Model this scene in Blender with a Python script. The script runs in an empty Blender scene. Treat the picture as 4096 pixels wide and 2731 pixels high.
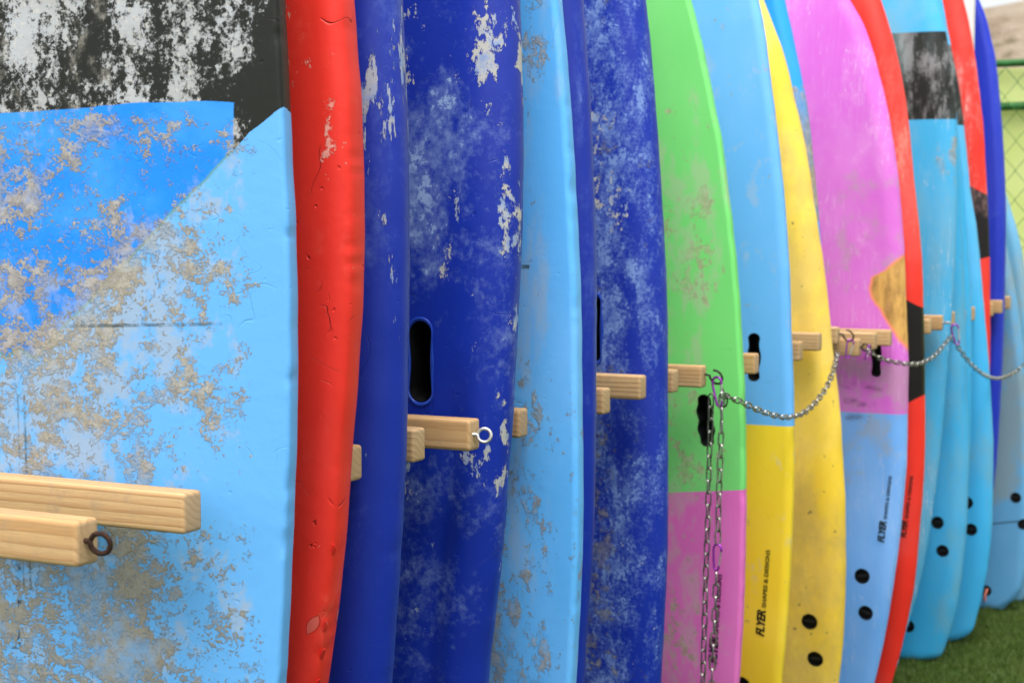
import bpy, bmesh, math, random
import numpy as np
from mathutils import Vector, Matrix, Euler

random.seed(7)
rng = np.random.default_rng(11)
SC = bpy.context.scene
COL = SC.collection
R = math.radians

# ------------------------------------------------------------------ camera
EYE = Vector((0.0, 0.0, 1.40))
FPX = 6500.0                      # focal length in pixels of a 4096 px wide frame
YAW, PITCH = R(26.5), R(4.1)
cam = bpy.data.cameras.new('camera')
cam.sensor_width = 36.0
cam.lens = FPX / 4096.0 * 36.0
cam.clip_start, cam.clip_end = 0.05, 2000.0
cam.dof.use_dof = True
cam.dof.focus_distance = 2.15
cam.dof.aperture_fstop = 8.5
cam_o = bpy.data.objects.new('camera', cam)
cam_o.location = EYE
cam_o.rotation_euler = Euler((R(90) - PITCH, 0, YAW))
COL.objects.link(cam_o)
SC.camera = cam_o
CROT = cam_o.rotation_euler.to_matrix()

# ------------------------------------------------------------------ sky, sun, exposure
SUN_EL, SUN_AZ = R(67), R(156)    # azimuth measured from +Y clockwise: the sun stands behind the viewer
world = bpy.data.worlds.new('World')
SC.world = world
world.use_nodes = True
wn, wl = world.node_tree.nodes, world.node_tree.links
wn.clear()
wo = wn.new('ShaderNodeOutputWorld'); wb = wn.new('ShaderNodeBackground')
ws = wn.new('ShaderNodeTexSky'); wh = wn.new('ShaderNodeHueSaturation')
ws.sky_type = 'NISHITA'; ws.sun_disc = False
ws.sun_elevation = SUN_EL; ws.sun_rotation = SUN_AZ
ws.air_density = 1.0; ws.dust_density = 4.0; ws.ozone_density = 1.0
wh.inputs['Saturation'].default_value = 0.22      # a white, hazy overcast
wh.inputs['Value'].default_value = 1.0
wb.inputs['Strength'].default_value = 0.15
wl.new(ws.outputs[0], wh.inputs['Color']); wl.new(wh.outputs[0], wb.inputs['Color']); wl.new(wb.outputs[0], wo.inputs[0])
sun = bpy.data.lights.new('sun', 'SUN')
sun.energy = 1.5; sun.angle = R(30); sun.color = (1.0, 0.965, 0.91)
sun_o = bpy.data.objects.new('sun', sun)
sd = Vector((math.sin(SUN_AZ) * math.cos(SUN_EL), math.cos(SUN_AZ) * math.cos(SUN_EL), math.sin(SUN_EL)))
sun_o.rotation_euler = (-sd).to_track_quat('-Z', 'Y').to_euler()
sun_o.location = (0, -3, 6)
COL.objects.link(sun_o)
vs = SC.view_settings
vs.view_transform = 'Standard'; vs.look = 'None'; vs.gamma = 1.0; vs.use_curve_mapping = False
vs.exposure = 0.98
SC.cycles.use_denoising = True
SC.cycles.max_bounces = 8


# ------------------------------------------------------------------ measuring helpers
def ray(px, py):
    return CROT @ Vector(((px - 2048.0) / FPX, -(py - 1365.5) / FPX, -1.0))


def at_y(px, py, Y):
    d = ray(px, py)
    return EYE + d * ((Y - EYE.y) / d.y)


def srgb(r, g, b):
    f = lambda c: (c / 255 / 12.92) if c <= 10 else ((c / 255 + 0.055) / 1.055) ** 2.4
    return (f(r), f(g), f(b), 1.0)


# ------------------------------------------------------------------ object helpers
def link(name, mesh, mat=None, parent=None):
    o = bpy.data.objects.new(name, mesh)
    COL.objects.link(o)
    if mat is not None and mesh is not None and len(mesh.materials) == 0:
        mesh.materials.append(mat)
    if parent is not None:
        o.parent = parent
    return o


def empty(name, loc=(0, 0, 0), rz=0.0):
    o = bpy.data.objects.new(name, None)
    o.location = loc; o.rotation_euler = (0, 0, rz)
    o.empty_display_size = 0.05
    COL.objects.link(o)
    return o


def tag(o, label=None, cat=None, group=None, kind=None):
    if label: o['label'] = label
    if cat: o['category'] = cat
    if group: o['group'] = group
    if kind: o['kind'] = kind
    return o


def mesh_of(name, verts, faces, smooth=True, sharp=None):
    me = bpy.data.meshes.new(name)
    me.from_pydata([tuple(v) for v in verts], [], [tuple(f) for f in faces])
    me.update()
    if smooth:
        me.polygons.foreach_set('use_smooth', [True] * len(me.polygons))
        if sharp: me.set_sharp_from_angle(angle=R(sharp))
    return me


def bevel_box(name, sx, sy, sz, r=0.004, seg=2):
    bm = bmesh.new()
    bmesh.ops.create_cube(bm, size=1.0)
    for v in bm.verts: v.co = Vector((v.co.x * sx, v.co.y * sy, v.co.z * sz))
    bmesh.ops.bevel(bm, geom=bm.edges[:], offset=r, segments=seg, profile=0.6, affect='EDGES')
    me = bpy.data.meshes.new(name); bm.to_mesh(me); bm.free()
    me.polygons.foreach_set('use_smooth', [True] * len(me.polygons))
    me.set_sharp_from_angle(angle=R(40))
    return me


def tube(name, pts, r, seg=8, closed=False, caps=True):
    pts = [Vector(p) for p in pts]; n = len(pts)
    verts, faces = [], []
    prev = None
    for i, p in enumerate(pts):
        a = pts[(i - 1) % n] if (closed or i > 0) else p
        b = pts[(i + 1) % n] if (closed or i < n - 1) else p
        t = (b - a).normalized()
        if prev is None:
            up = Vector((0, 0, 1)) if abs(t.z) < 0.9 else Vector((1, 0, 0))
            nx = t.cross(up).normalized()
        else:
            nx = (prev - t * prev.dot(t)).normalized()
        prev = nx
        ny = t.cross(nx)
        rr = r[i] if isinstance(r, (list, tuple)) else r
        for k in range(seg):
            an = 2 * math.pi * k / seg
            verts.append(p + nx * (rr * math.cos(an)) + ny * (rr * math.sin(an)))
    m = n if closed else n - 1
    for i in range(m):
        j = (i + 1) % n
        for k in range(seg):
            l = (k + 1) % seg
            faces.append((i * seg + k, i * seg + l, j * seg + l, j * seg + k))
    if not closed and caps:
        faces.append(tuple(range(seg))[::-1]); faces.append(tuple((n - 1) * seg + k for k in range(seg)))
    return mesh_of(name, verts, faces, True, 60)


# ------------------------------------------------------------------ node helper
class NB:
    def __init__(self, name):
        self.mat = bpy.data.materials.new(name); self.mat.use_nodes = True
        self.nt = self.mat.node_tree; self.n = self.nt.nodes; self.l = self.nt.links
        self.bsdf = self.n['Principled BSDF']
        tc = self.n.new('ShaderNodeTexCoord'); self.co = tc.outputs['Object']
        sp = self.n.new('ShaderNodeSeparateXYZ'); self.l.new(self.co, sp.inputs[0])
        self.U, self.N, self.Z = sp.outputs

    def put(self, sock, v):
        if v is None: return
        if isinstance(v, bpy.types.NodeSocket): self.l.new(v, sock)
        else: sock.default_value = v

    def m(self, op, a, b=None, c=None, clamp=False):
        x = self.n.new('ShaderNodeMath'); x.operation = op; x.use_clamp = clamp
        self.put(x.inputs[0], a); self.put(x.inputs[1], b)
        if c is not None: self.put(x.inputs[2], c)
        return x.outputs[0]

    def add(self, a, b): return self.m('ADD', a, b)
    def sub(self, a, b): return self.m('SUBTRACT', a, b)
    def mul(self, a, b): return self.m('MULTIPLY', a, b)
    def mx(self, a, b): return self.m('MAXIMUM', a, b)
    def mn(self, a, b): return self.m('MINIMUM', a, b)
    def inv(self, a): return self.m('SUBTRACT', 1.0, a, clamp=True)

    def step(self, v, lo, hi, a=0.0, b=1.0):
        x = self.n.new('ShaderNodeMapRange'); x.interpolation_type = 'SMOOTHSTEP'
        self.put(x.inputs['Value'], v); self.put(x.inputs['From Min'], lo); self.put(x.inputs['From Max'], hi)
        self.put(x.inputs['To Min'], a); self.put(x.inputs['To Max'], b)
        return x.outputs[0]

    def vec(self, sx=1, sy=1, sz=1, off=(0, 0, 0), rot=(0, 0, 0)):
        x = self.n.new('ShaderNodeMapping')
        self.l.new(self.co, x.inputs['Vector'])
        x.inputs['Scale'].default_value = (sx, sy, sz); x.inputs['Location'].default_value = off
        x.inputs['Rotation'].default_value = rot
        return x.outputs[0]

    def noise(self, scale, detail=4, rough=0.55, vec=None, dist=0.0, seed=0.0, lac=2.0, color=False):
        x = self.n.new('ShaderNodeTexNoise'); x.noise_dimensions = '3D'
        src = vec if vec is not None else self.co
        if seed:
            o = self.n.new('ShaderNodeVectorMath'); o.operation = 'ADD'
            self.l.new(src, o.inputs[0]); o.inputs[1].default_value = (seed * 1.37 % 50, seed * 2.11 % 50, seed * 0.73 % 50)
            src = o.outputs[0]
        self.l.new(src, x.inputs['Vector'])
        x.inputs['Scale'].default_value = scale; x.inputs['Detail'].default_value = detail
        x.inputs['Roughness'].default_value = rough; x.inputs['Distortion'].default_value = dist
        x.inputs['Lacunarity'].default_value = lac
        return x.outputs['Color' if color else 'Fac']

    def mix(self, f, a, b, mode='MIX'):
        x = self.n.new('ShaderNodeMix'); x.data_type = 'RGBA'; x.blend_type = mode
        self.put(x.inputs[0], f)
        for s, v in ((x.inputs[6], a), (x.inputs[7], b)): self.put(s, v)
        return x.outputs[2]

    def win(self, u0=None, u1=None, z0=None, z1=None, su=0.03, sz=0.05):
        r = None
        def acc(v):
            nonlocal r
            r = v if r is None else self.mul(r, v)
        if u0 is not None: acc(self.step(self.U, u0 - su, u0 + su))
        if u1 is not None: acc(self.step(self.U, u1 - su, u1 + su, 1.0, 0.0))
        if z0 is not None: acc(self.step(self.Z, z0 - sz, z0 + sz))
        if z1 is not None: acc(self.step(self.Z, z1 - sz, z1 + sz, 1.0, 0.0))
        return r

    def curve(self, x, pts):
        """piecewise linear y(x)"""
        xs = [p[0] for p in pts]; ys = [p[1] for p in pts]
        x0, x1 = min(xs), max(xs); y0, y1 = min(ys), max(ys)
        if y1 - y0 < 1e-6: y1 = y0 + 1e-6
        t = self.m('DIVIDE', self.sub(x, x0), x1 - x0, clamp=True)
        fc = self.n.new('ShaderNodeFloatCurve')
        c = fc.mapping.curves[0]
        P = sorted([((a - x0) / (x1 - x0), (b - y0) / (y1 - y0)) for a, b in pts])
        c.points[0].location = P[0]; c.points[1].location = P[-1]
        for q in P[1:-1]: c.points.new(*q)
        for q in c.points: q.handle_type = 'VECTOR'
        fc.mapping.update()
        self.l.new(t, fc.inputs['Value'])
        return self.add(self.mul(fc.outputs[0], y1 - y0), y0)

    def bump(self, h, strength=1.0, dist=1.0):
        x = self.n.new('ShaderNodeBump'); x.inputs['Strength'].default_value = strength; x.inputs['Distance'].default_value = dist
        self.l.new(h, x.inputs['Height'])
        self.l.new(x.outputs[0], self.bsdf.inputs['Normal'])

    def done(self, color, rough=0.5, spec=0.35, metal=0.0):
        self.put(self.bsdf.inputs['Base Color'], color); self.put(self.bsdf.inputs['Roughness'], rough)
        self.put(self.bsdf.inputs['Specular IOR Level'], spec); self.put(self.bsdf.inputs['Metallic'], metal)
        return self.mat


def plain(name, col, rough=0.5, spec=0.4, metal=0.0, var=0.12, scale=40, bump=0.0002):
    b = NB(name)
    f = b.noise(scale, 5, 0.6)
    dark = tuple(c * (1 - var * 2.2) for c in col[:3]) + (1,)
    c = b.mix(b.step(f, 0.35, 0.7), dark, col)
    b.bump(b.mul(b.noise(scale * 6, 3), bump))
    return b.done(c, rough, spec, metal)


# ------------------------------------------------------------------ shared materials
def wood_mat(name, tone=(0.56, 0.365, 0.18, 1), dark=(0.27, 0.125, 0.042, 1), along='X'):
    b = NB(name)
    oi = b.n.new('ShaderNodeObjectInfo')
    rnd = oi.outputs['Random']
    sx = 0.06 if along == 'X' else 1.0
    sz = 0.06 if along == 'Z' else 1.0
    sy = 0.06 if along == 'Y' else 1.0
    v = b.n.new('ShaderNodeVectorMath'); v.operation = 'MULTIPLY_ADD'
    cmb = b.n.new('ShaderNodeCombineXYZ')
    for i, k in enumerate((3.7, 0.11, 0.16)): b.l.new(b.mul(b.sub(rnd, 0.5), k), cmb.inputs[i])
    b.l.new(b.co, v.inputs[0]); v.inputs[1].default_value = (sx, sy, sz); b.l.new(cmb.outputs[0], v.inputs[2])
    warp = b.noise(9, 3, 0.5, vec=v.outputs[0], color=True)
    v2 = b.n.new('ShaderNodeVectorMath'); v2.operation = 'MULTIPLY_ADD'
    b.l.new(warp, v2.inputs[0]); v2.inputs[1].default_value = (0.03, 0.03, 0.03); b.l.new(v.outputs[0], v2.inputs[2])
    w = b.n.new('ShaderNodeTexWave'); w.wave_type = 'RINGS'; w.rings_direction = along; w.wave_profile = 'SAW'
    w.inputs['Scale'].default_value = 38; w.inputs['Distortion'].default_value = 2.0; w.inputs['Detail'].default_value = 3
    w.inputs['Detail Scale'].default_value = 2.0
    b.l.new(v2.outputs[0], w.inputs['Vector'])
    ring = b.m('POWER', w.outputs['Fac'], 2.2)
    fib = b.noise(420, 4, 0.6, vec=v.outputs[0])
    big = b.noise(14, 3, 0.5, vec=v.outputs[0], seed=3)
    c = b.mix(b.mul(ring, 0.80), tone, dark)
    c = b.mix(b.step(fib, 0.45, 0.75, 0.0, 0.35), c, (0.33, 0.20, 0.09, 1))
    c = b.mix(b.step(big, 0.42, 0.66, 0.0, 0.5), c, (0.46, 0.245, 0.085, 1))
    # knots
    vo = b.n.new('ShaderNodeTexVoronoi'); vo.inputs['Scale'].default_value = 7.5; vo.feature = 'F1'
    b.l.new(b.noise(1, 0, 0, color=True), vo.inputs['Vector']) if False else b.l.new(v.outputs[0], vo.inputs['Vector'])
    kn = b.step(vo.outputs['Distance'], 0.03, 0.075, 1.0, 0.0)
    c = b.mix(b.mul(kn, 0.85), c, (0.13, 0.055, 0.02, 1))
    # weathered grey bloom and dirt, most on the open end grain
    gr = b.step(b.noise(26, 6, 0.68, seed=8), 0.50, 0.70, 0.0, 0.5)
    c = b.mix(gr, c, (0.30, 0.23, 0.155, 1))
    geo = b.n.new('ShaderNodeVectorMath'); geo.operation = 'ABSOLUTE'
    tcn = b.n.new('ShaderNodeTexCoord'); b.l.new(tcn.outputs['Normal'], geo.inputs[0])
    sp = b.n.new('ShaderNodeSeparateXYZ'); b.l.new(geo.outputs[0], sp.inputs[0])
    endf = b.step(sp.outputs['XYZ'.index(along)], 0.75, 0.95)
    c = b.mix(b.mul(endf, 0.5), c, (0.36, 0.27, 0.17, 1))
    c = b.mix(b.mul(rnd, 0.25), c, (0.56, 0.40, 0.22, 1))
    b.bump(b.add(b.mul(ring, 0.0005), b.mul(fib, 0.0004)))
    return b.done(c, 0.62, 0.25)


M_WOOD = wood_mat('pine_wood')
M_WOODZ = wood_mat('pine_wood_upright', along='Z')
M_WOODY = wood_mat('pine_wood_beam', along='Y')
M_STEEL = plain('galvanised_steel', (0.52, 0.51, 0.47, 1), 0.34, 0.5, 1.0, 0.22, 300, 0.0003)
M_BRIGHT = plain('bright_zinc', (0.70, 0.69, 0.66, 1), 0.32, 0.5, 0.75, 0.1, 200)
M_RUST = plain('rusty_iron', (0.085, 0.040, 0.026, 1), 0.75, 0.3, 0.3, 0.35, 500, 0.0006)
M_DARKIRON = plain('dark_iron', (0.06, 0.055, 0.05, 1), 0.45, 0.4, 0.7, 0.3, 400)
M_PURPLE = plain('purple_anodised', (0.34, 0.035, 0.46, 1), 0.28, 0.5, 0.55, 0.1, 300)
M_BLACK = plain('black_plastic', (0.006, 0.006, 0.007, 1), 0.5, 0.25, 0.0, 0.2, 60)
M_PLUG = plain('black_rubber_plug', (0.012, 0.013, 0.014, 1), 0.55, 0.3, 0.0, 0.2, 200)
M_INK = plain('black_ink', (0.012, 0.012, 0.013, 1), 0.6, 0.2, 0.0, 0.3, 900)
M_INKFADE = plain('worn_ink', (0.03, 0.07, 0.12, 1), 0.7, 0.2, 0.0, 0.3, 900)
b_ = NB('worn_ink_gaps')
b_.done((0.035, 0.085, 0.14, 1), 0.7, 0.2)
_t = b_.n.new('ShaderNodeBsdfTransparent'); _m = b_.n.new('ShaderNodeMixShader')
b_.put(_m.inputs[0], b_.step(b_.add(b_.noise(26, 8, 0.72, seed=10), 0.0), 0.44, 0.56, 0.85, 0.0))
b_.l.new(_t.outputs[0], _m.inputs[1]); b_.l.new(b_.bsdf.outputs[0], _m.inputs[2])
b_.l.new(_m.outputs[0], b_.n['Material Output'].inputs['Surface'])
M_INKFADE = b_.mat
M_PINK = plain('coral_cord', (0.60, 0.20, 0.14, 1), 0.8, 0.2)

# ------------------------------------------------------------------ ground, turf, hill, fence
def turf_mat():
    b = NB('artificial_turf')
    f = b.noise(9, 4, 0.6); g = b.noise(160, 5, 0.7); h = b.noise(2.2, 3, 0.5, seed=2)
    c = b.mix(b.step(g, 0.35, 0.65), (0.018, 0.040, 0.006, 1), (0.058, 0.105, 0.013, 1))
    c = b.mix(b.step(f, 0.42, 0.62, 0.0, 0.5), c, (0.035, 0.07, 0.010, 1))
    c = b.mix(b.step(h, 0.5, 0.7, 0.0, 0.35), c, (0.12, 0.14, 0.04, 1))
    b.bump(b.mul(g, 0.008))
    return b.done(c, 0.8, 0.15)


def blade_mat():
    b = NB('turf_blade')
    f = b.noise(7, 4, 0.6); g = b.noise(240, 2, 0.6)
    c = b.mix(b.step(g, 0.35, 0.65), (0.024, 0.045, 0.006, 1), (0.080, 0.125, 0.014, 1))
    c = b.mix(b.step(f, 0.42, 0.62, 0.0, 0.6), c, (0.045, 0.085, 0.012, 1))
    return b.done(c, 0.55, 0.3)


gv, gf = [(-160, -60, 0), (160, -60, 0), (160, 260, 0), (-160, 260, 0)], [(0, 1, 2, 3)]
tag(link('ground', mesh_of('ground', gv, gf, False), turf_mat()), 'green artificial turf laid under and around the board rack', 'turf', kind='structure')

nb_ = 90000
bx = rng.uniform(-1.3, 0.9, nb_); by = rng.uniform(4.3, 7.45, nb_)
ang = rng.uniform(0, math.tau, nb_); hh = rng.uniform(0.012, 0.026, nb_); ww = rng.uniform(0.0010, 0.0018, nb_)
lx = rng.normal(0, 0.007, nb_); ly = rng.normal(0, 0.007, nb_)
V = np.zeros((nb_, 3, 3))
V[:, 0] = np.stack([bx - np.cos(ang) * ww, by - np.sin(ang) * ww, np.full(nb_, 0.0005)], 1)
V[:, 1] = np.stack([bx + np.cos(ang) * ww, by + np.sin(ang) * ww, np.full(nb_, 0.0005)], 1)
V[:, 2] = np.stack([bx + lx, by + ly, hh], 1)
me = bpy.data.meshes.new('turf_blades')
me.from_pydata(V.reshape(-1, 3).tolist(), [], np.arange(nb_ * 3).reshape(-1, 3).tolist()); me.update()
tag(link('turf_blades', me, blade_mat()), 'short green plastic grass blades of the turf', 'grass', kind='stuff')


def hill_mat():
    b = NB('dry_hillside')
    f = b.noise(0.5, 8, 0.65); g = b.noise(2.6, 6, 0.65, seed=4); k = b.noise(1.1, 5, 0.6, seed=9)
    c = b.mix(b.step(f, 0.38, 0.62), (0.27, 0.20, 0.14, 1), (0.42, 0.34, 0.255, 1))
    c = b.mix(b.step(g, 0.55, 0.68, 0.0, 0.8), c, (0.46, 0.40, 0.33, 1))
    c = b.mix(b.step(k, 0.56, 0.66, 0.0, 0.75), c, (0.14, 0.125, 0.065, 1))
    b.bump(b.mul(g, 0.5))
    return b.done(c, 0.95, 0.1)


nx, ny = 150, 70
hx = np.linspace(-60, 90, nx); hy = np.linspace(16, 120, ny)
def vnoise(x, y, s, seed):
    r2 = np.random.default_rng(seed); ph = r2.uniform(0, 6.28, (8, 3)); out = 0
    for i in range(8):
        a = ph[i, 0]; fr = s * (0.7 + 0.25 * i)
        out = out + np.sin((x * math.cos(a) + y * math.sin(a)) * fr + ph[i, 1]) / (1 + 0.5 * i)
    return out / 3
GX, GY = np.meshgrid(hx, hy)
ramp = np.clip((GY - 17) / 17, 0, 1); ramp = ramp * ramp * (3 - 2 * ramp)
GZ = -0.4 + ramp * (6.2 + 0.10 * (GX + 6)) + ramp * (vnoise(GX, GY, 0.55, 3) * 0.32 + vnoise(GX, GY, 0.16, 5) * 0.6) + np.clip(GY - 40, 0, 80) * 0.02
GZ = np.maximum(GZ, -0.4 + ramp * 3.2)
hv = np.stack([GX.ravel(), GY.ravel(), GZ.ravel()], 1).tolist()
hf = [(j * nx + i, j * nx + i + 1, (j + 1) * nx + i + 1, (j + 1) * nx + i) for j in range(ny - 1) for i in range(nx - 1)]
tag(link('hillside', mesh_of('hillside', hv, hf), hill_mat()), 'dry brown stony hillside rising behind the fence', 'hillside', kind='structure')

# fence: chain link over lime shade netting
FY = 7.5
fence = tag(empty('fence', (0.55, FY, 0)), 'green chain-link fence with lime shade netting behind the boards', 'fence')
mf = plain('fence_green', (0.028, 0.155, 0.032, 1), 0.5, 0.3, 0.0, 0.15, 30)


mw = plain('fence_wire_green', (0.085, 0.24, 0.055, 1), 0.5, 0.3, 0.0, 0.15, 30)


def net_mat():
    b = NB('lime_shade_net')
    wv = b.m('SINE', b.mul(b.Z, 900.0)); wu = b.m('SINE', b.mul(b.U, 900.0))
    f = b.add(b.mul(wv, 0.5), b.mul(wu, 0.25))
    big = b.noise(3.0, 4, 0.55)
    c = b.mix(b.step(big, 0.4, 0.65), (0.80, 0.88, 0.36, 1), (0.86, 0.92, 0.46, 1))
    c = b.mix(b.step(f, -0.6, 0.6, 0.0, 0.35), c, (0.90, 0.93, 0.60, 1))
    b.put(b.bsdf.inputs['Base Color'], c); b.bsdf.inputs['Roughness'].default_value = 0.8
    b.bsdf.inputs['Specular IOR Level'].default_value = 0.1
    tr = b.n.new('ShaderNodeBsdfTranslucent'); b.put(tr.inputs['Color'], c)
    mxs = b.n.new('ShaderNodeMixShader'); mxs.inputs[0].default_value = 0.5
    b.l.new(b.bsdf.outputs[0], mxs.inputs[1]); b.l.new(tr.outputs[0], mxs.inputs[2])
    b.l.new(mxs.outputs[0], b.n['Material Output'].inputs['Surface'])
    return b.mat


FTOP = 2.115
nu, nz = 90, 34
nv, nf = [], []
for j in range(nz + 1):
    for i in range(nu + 1):
        x = -3.4 + 6.8 * i / nu; z = 0.02 + (FTOP - 0.04) * j / nz
        nv.append((x, 0.028 + 0.007 * math.sin(x * 7 + z * 3) * math.sin(z * 4.1 + x), z))
for j in range(nz):
    for i in range(nu):
        a = j * (nu + 1) + i
        nf.append((a, a + 1, a + nu + 2, a + nu + 1))
nm = mesh_of('shade_net', nv, nf)
no = link('shade_net', nm, net_mat(), fence)
sol = no.modifiers.new('thickness', 'SOLIDIFY'); sol.thickness = 0.0012
for z, r in ((FTOP, 0.017), (1.925, 0.019), (0.06, 0.017)):
    link('rail', tube('rail', [(-3.4, 0, z), (0, 0.002, z), (3.4, 0, z)], r, 10), mf, fence)
for x in (-3.4, -0.95, 1.45, 3.4):
    link('post', tube('post', [(x, 0.0, 0), (x, 0.0, FTOP + 0.05)], 0.024, 10), mf, fence)
# zig-zag wires, one mesh shared by every strand
DW, DH = 0.105, 0.13
zz = []
k = 0
z = 0.08
while z <= FTOP - 0.01:
    zz.append(((k % 2) * DW / 2 * 1.06, (-0.022 if k % 2 else -0.027), z)); z += DH / 2; k += 1
wire_a = tube('wire', zz, 0.0019, 5)
zz2 = [(DW / 2 * 1.06 - p[0], -0.0215 - 0.005 * (i % 2 == 0), p[2]) for i, p in enumerate(zz)]
wire_b = tube('wire', zz2, 0.0019, 5)
for i in range(64):
    w = link('wire', wire_a, mw, fence)
    w.location = (-3.36 + i * DW, 0, 0)
    w2 = link('wire', wire_b, mw, fence)
    w2.location = (-3.36 + i * DW - DW / 2, 0, 0)

# white upright post between the far boards
WY = 5.66
p = at_y(3872, 100, WY)
wp = link('white_post', bevel_box('white_post', 0.040, 0.040, 2.75, 0.004), plain('white_paint', (0.78, 0.77, 0.75, 1), 0.45, 0.4, 0, 0.05, 20))
wp.location = (p.x, WY, 1.375)
tag(wp, 'slim white square post between the far red and dark blue boards', 'post')

# ------------------------------------------------------------------ boards
def pchip(xs, ys):
    xs = np.array(xs, float); ys = np.array(ys, float)
    h = np.diff(xs); d = np.diff(ys) / h
    mm = np.zeros(len(xs))
    for i in range(1, len(xs) - 1):
        mm[i] = 0 if d[i - 1] * d[i] <= 0 else 2 * d[i - 1] * d[i] / (d[i - 1] + d[i])
    mm[0], mm[-1] = d[0], d[-1]
    def f(x):
        x = np.clip(x, xs[0], xs[-1])
        i = np.clip(np.searchsorted(xs, x) - 1, 0, len(xs) - 2)
        t = (x - xs[i]) / h[i]
        return ((2 * t**3 - 3 * t**2 + 1) * ys[i] + (t**3 - 2 * t**2 + t) * h[i] * mm[i]
                + (-2 * t**3 + 3 * t**2) * ys[i + 1] + (t**3 - t**2) * h[i] * mm[i + 1])
    return f, mm


def sstep(x, a, b):
    t = np.clip((x - a) / (b - a), 0, 1)
    return t * t * (3 - 2 * t)


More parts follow.
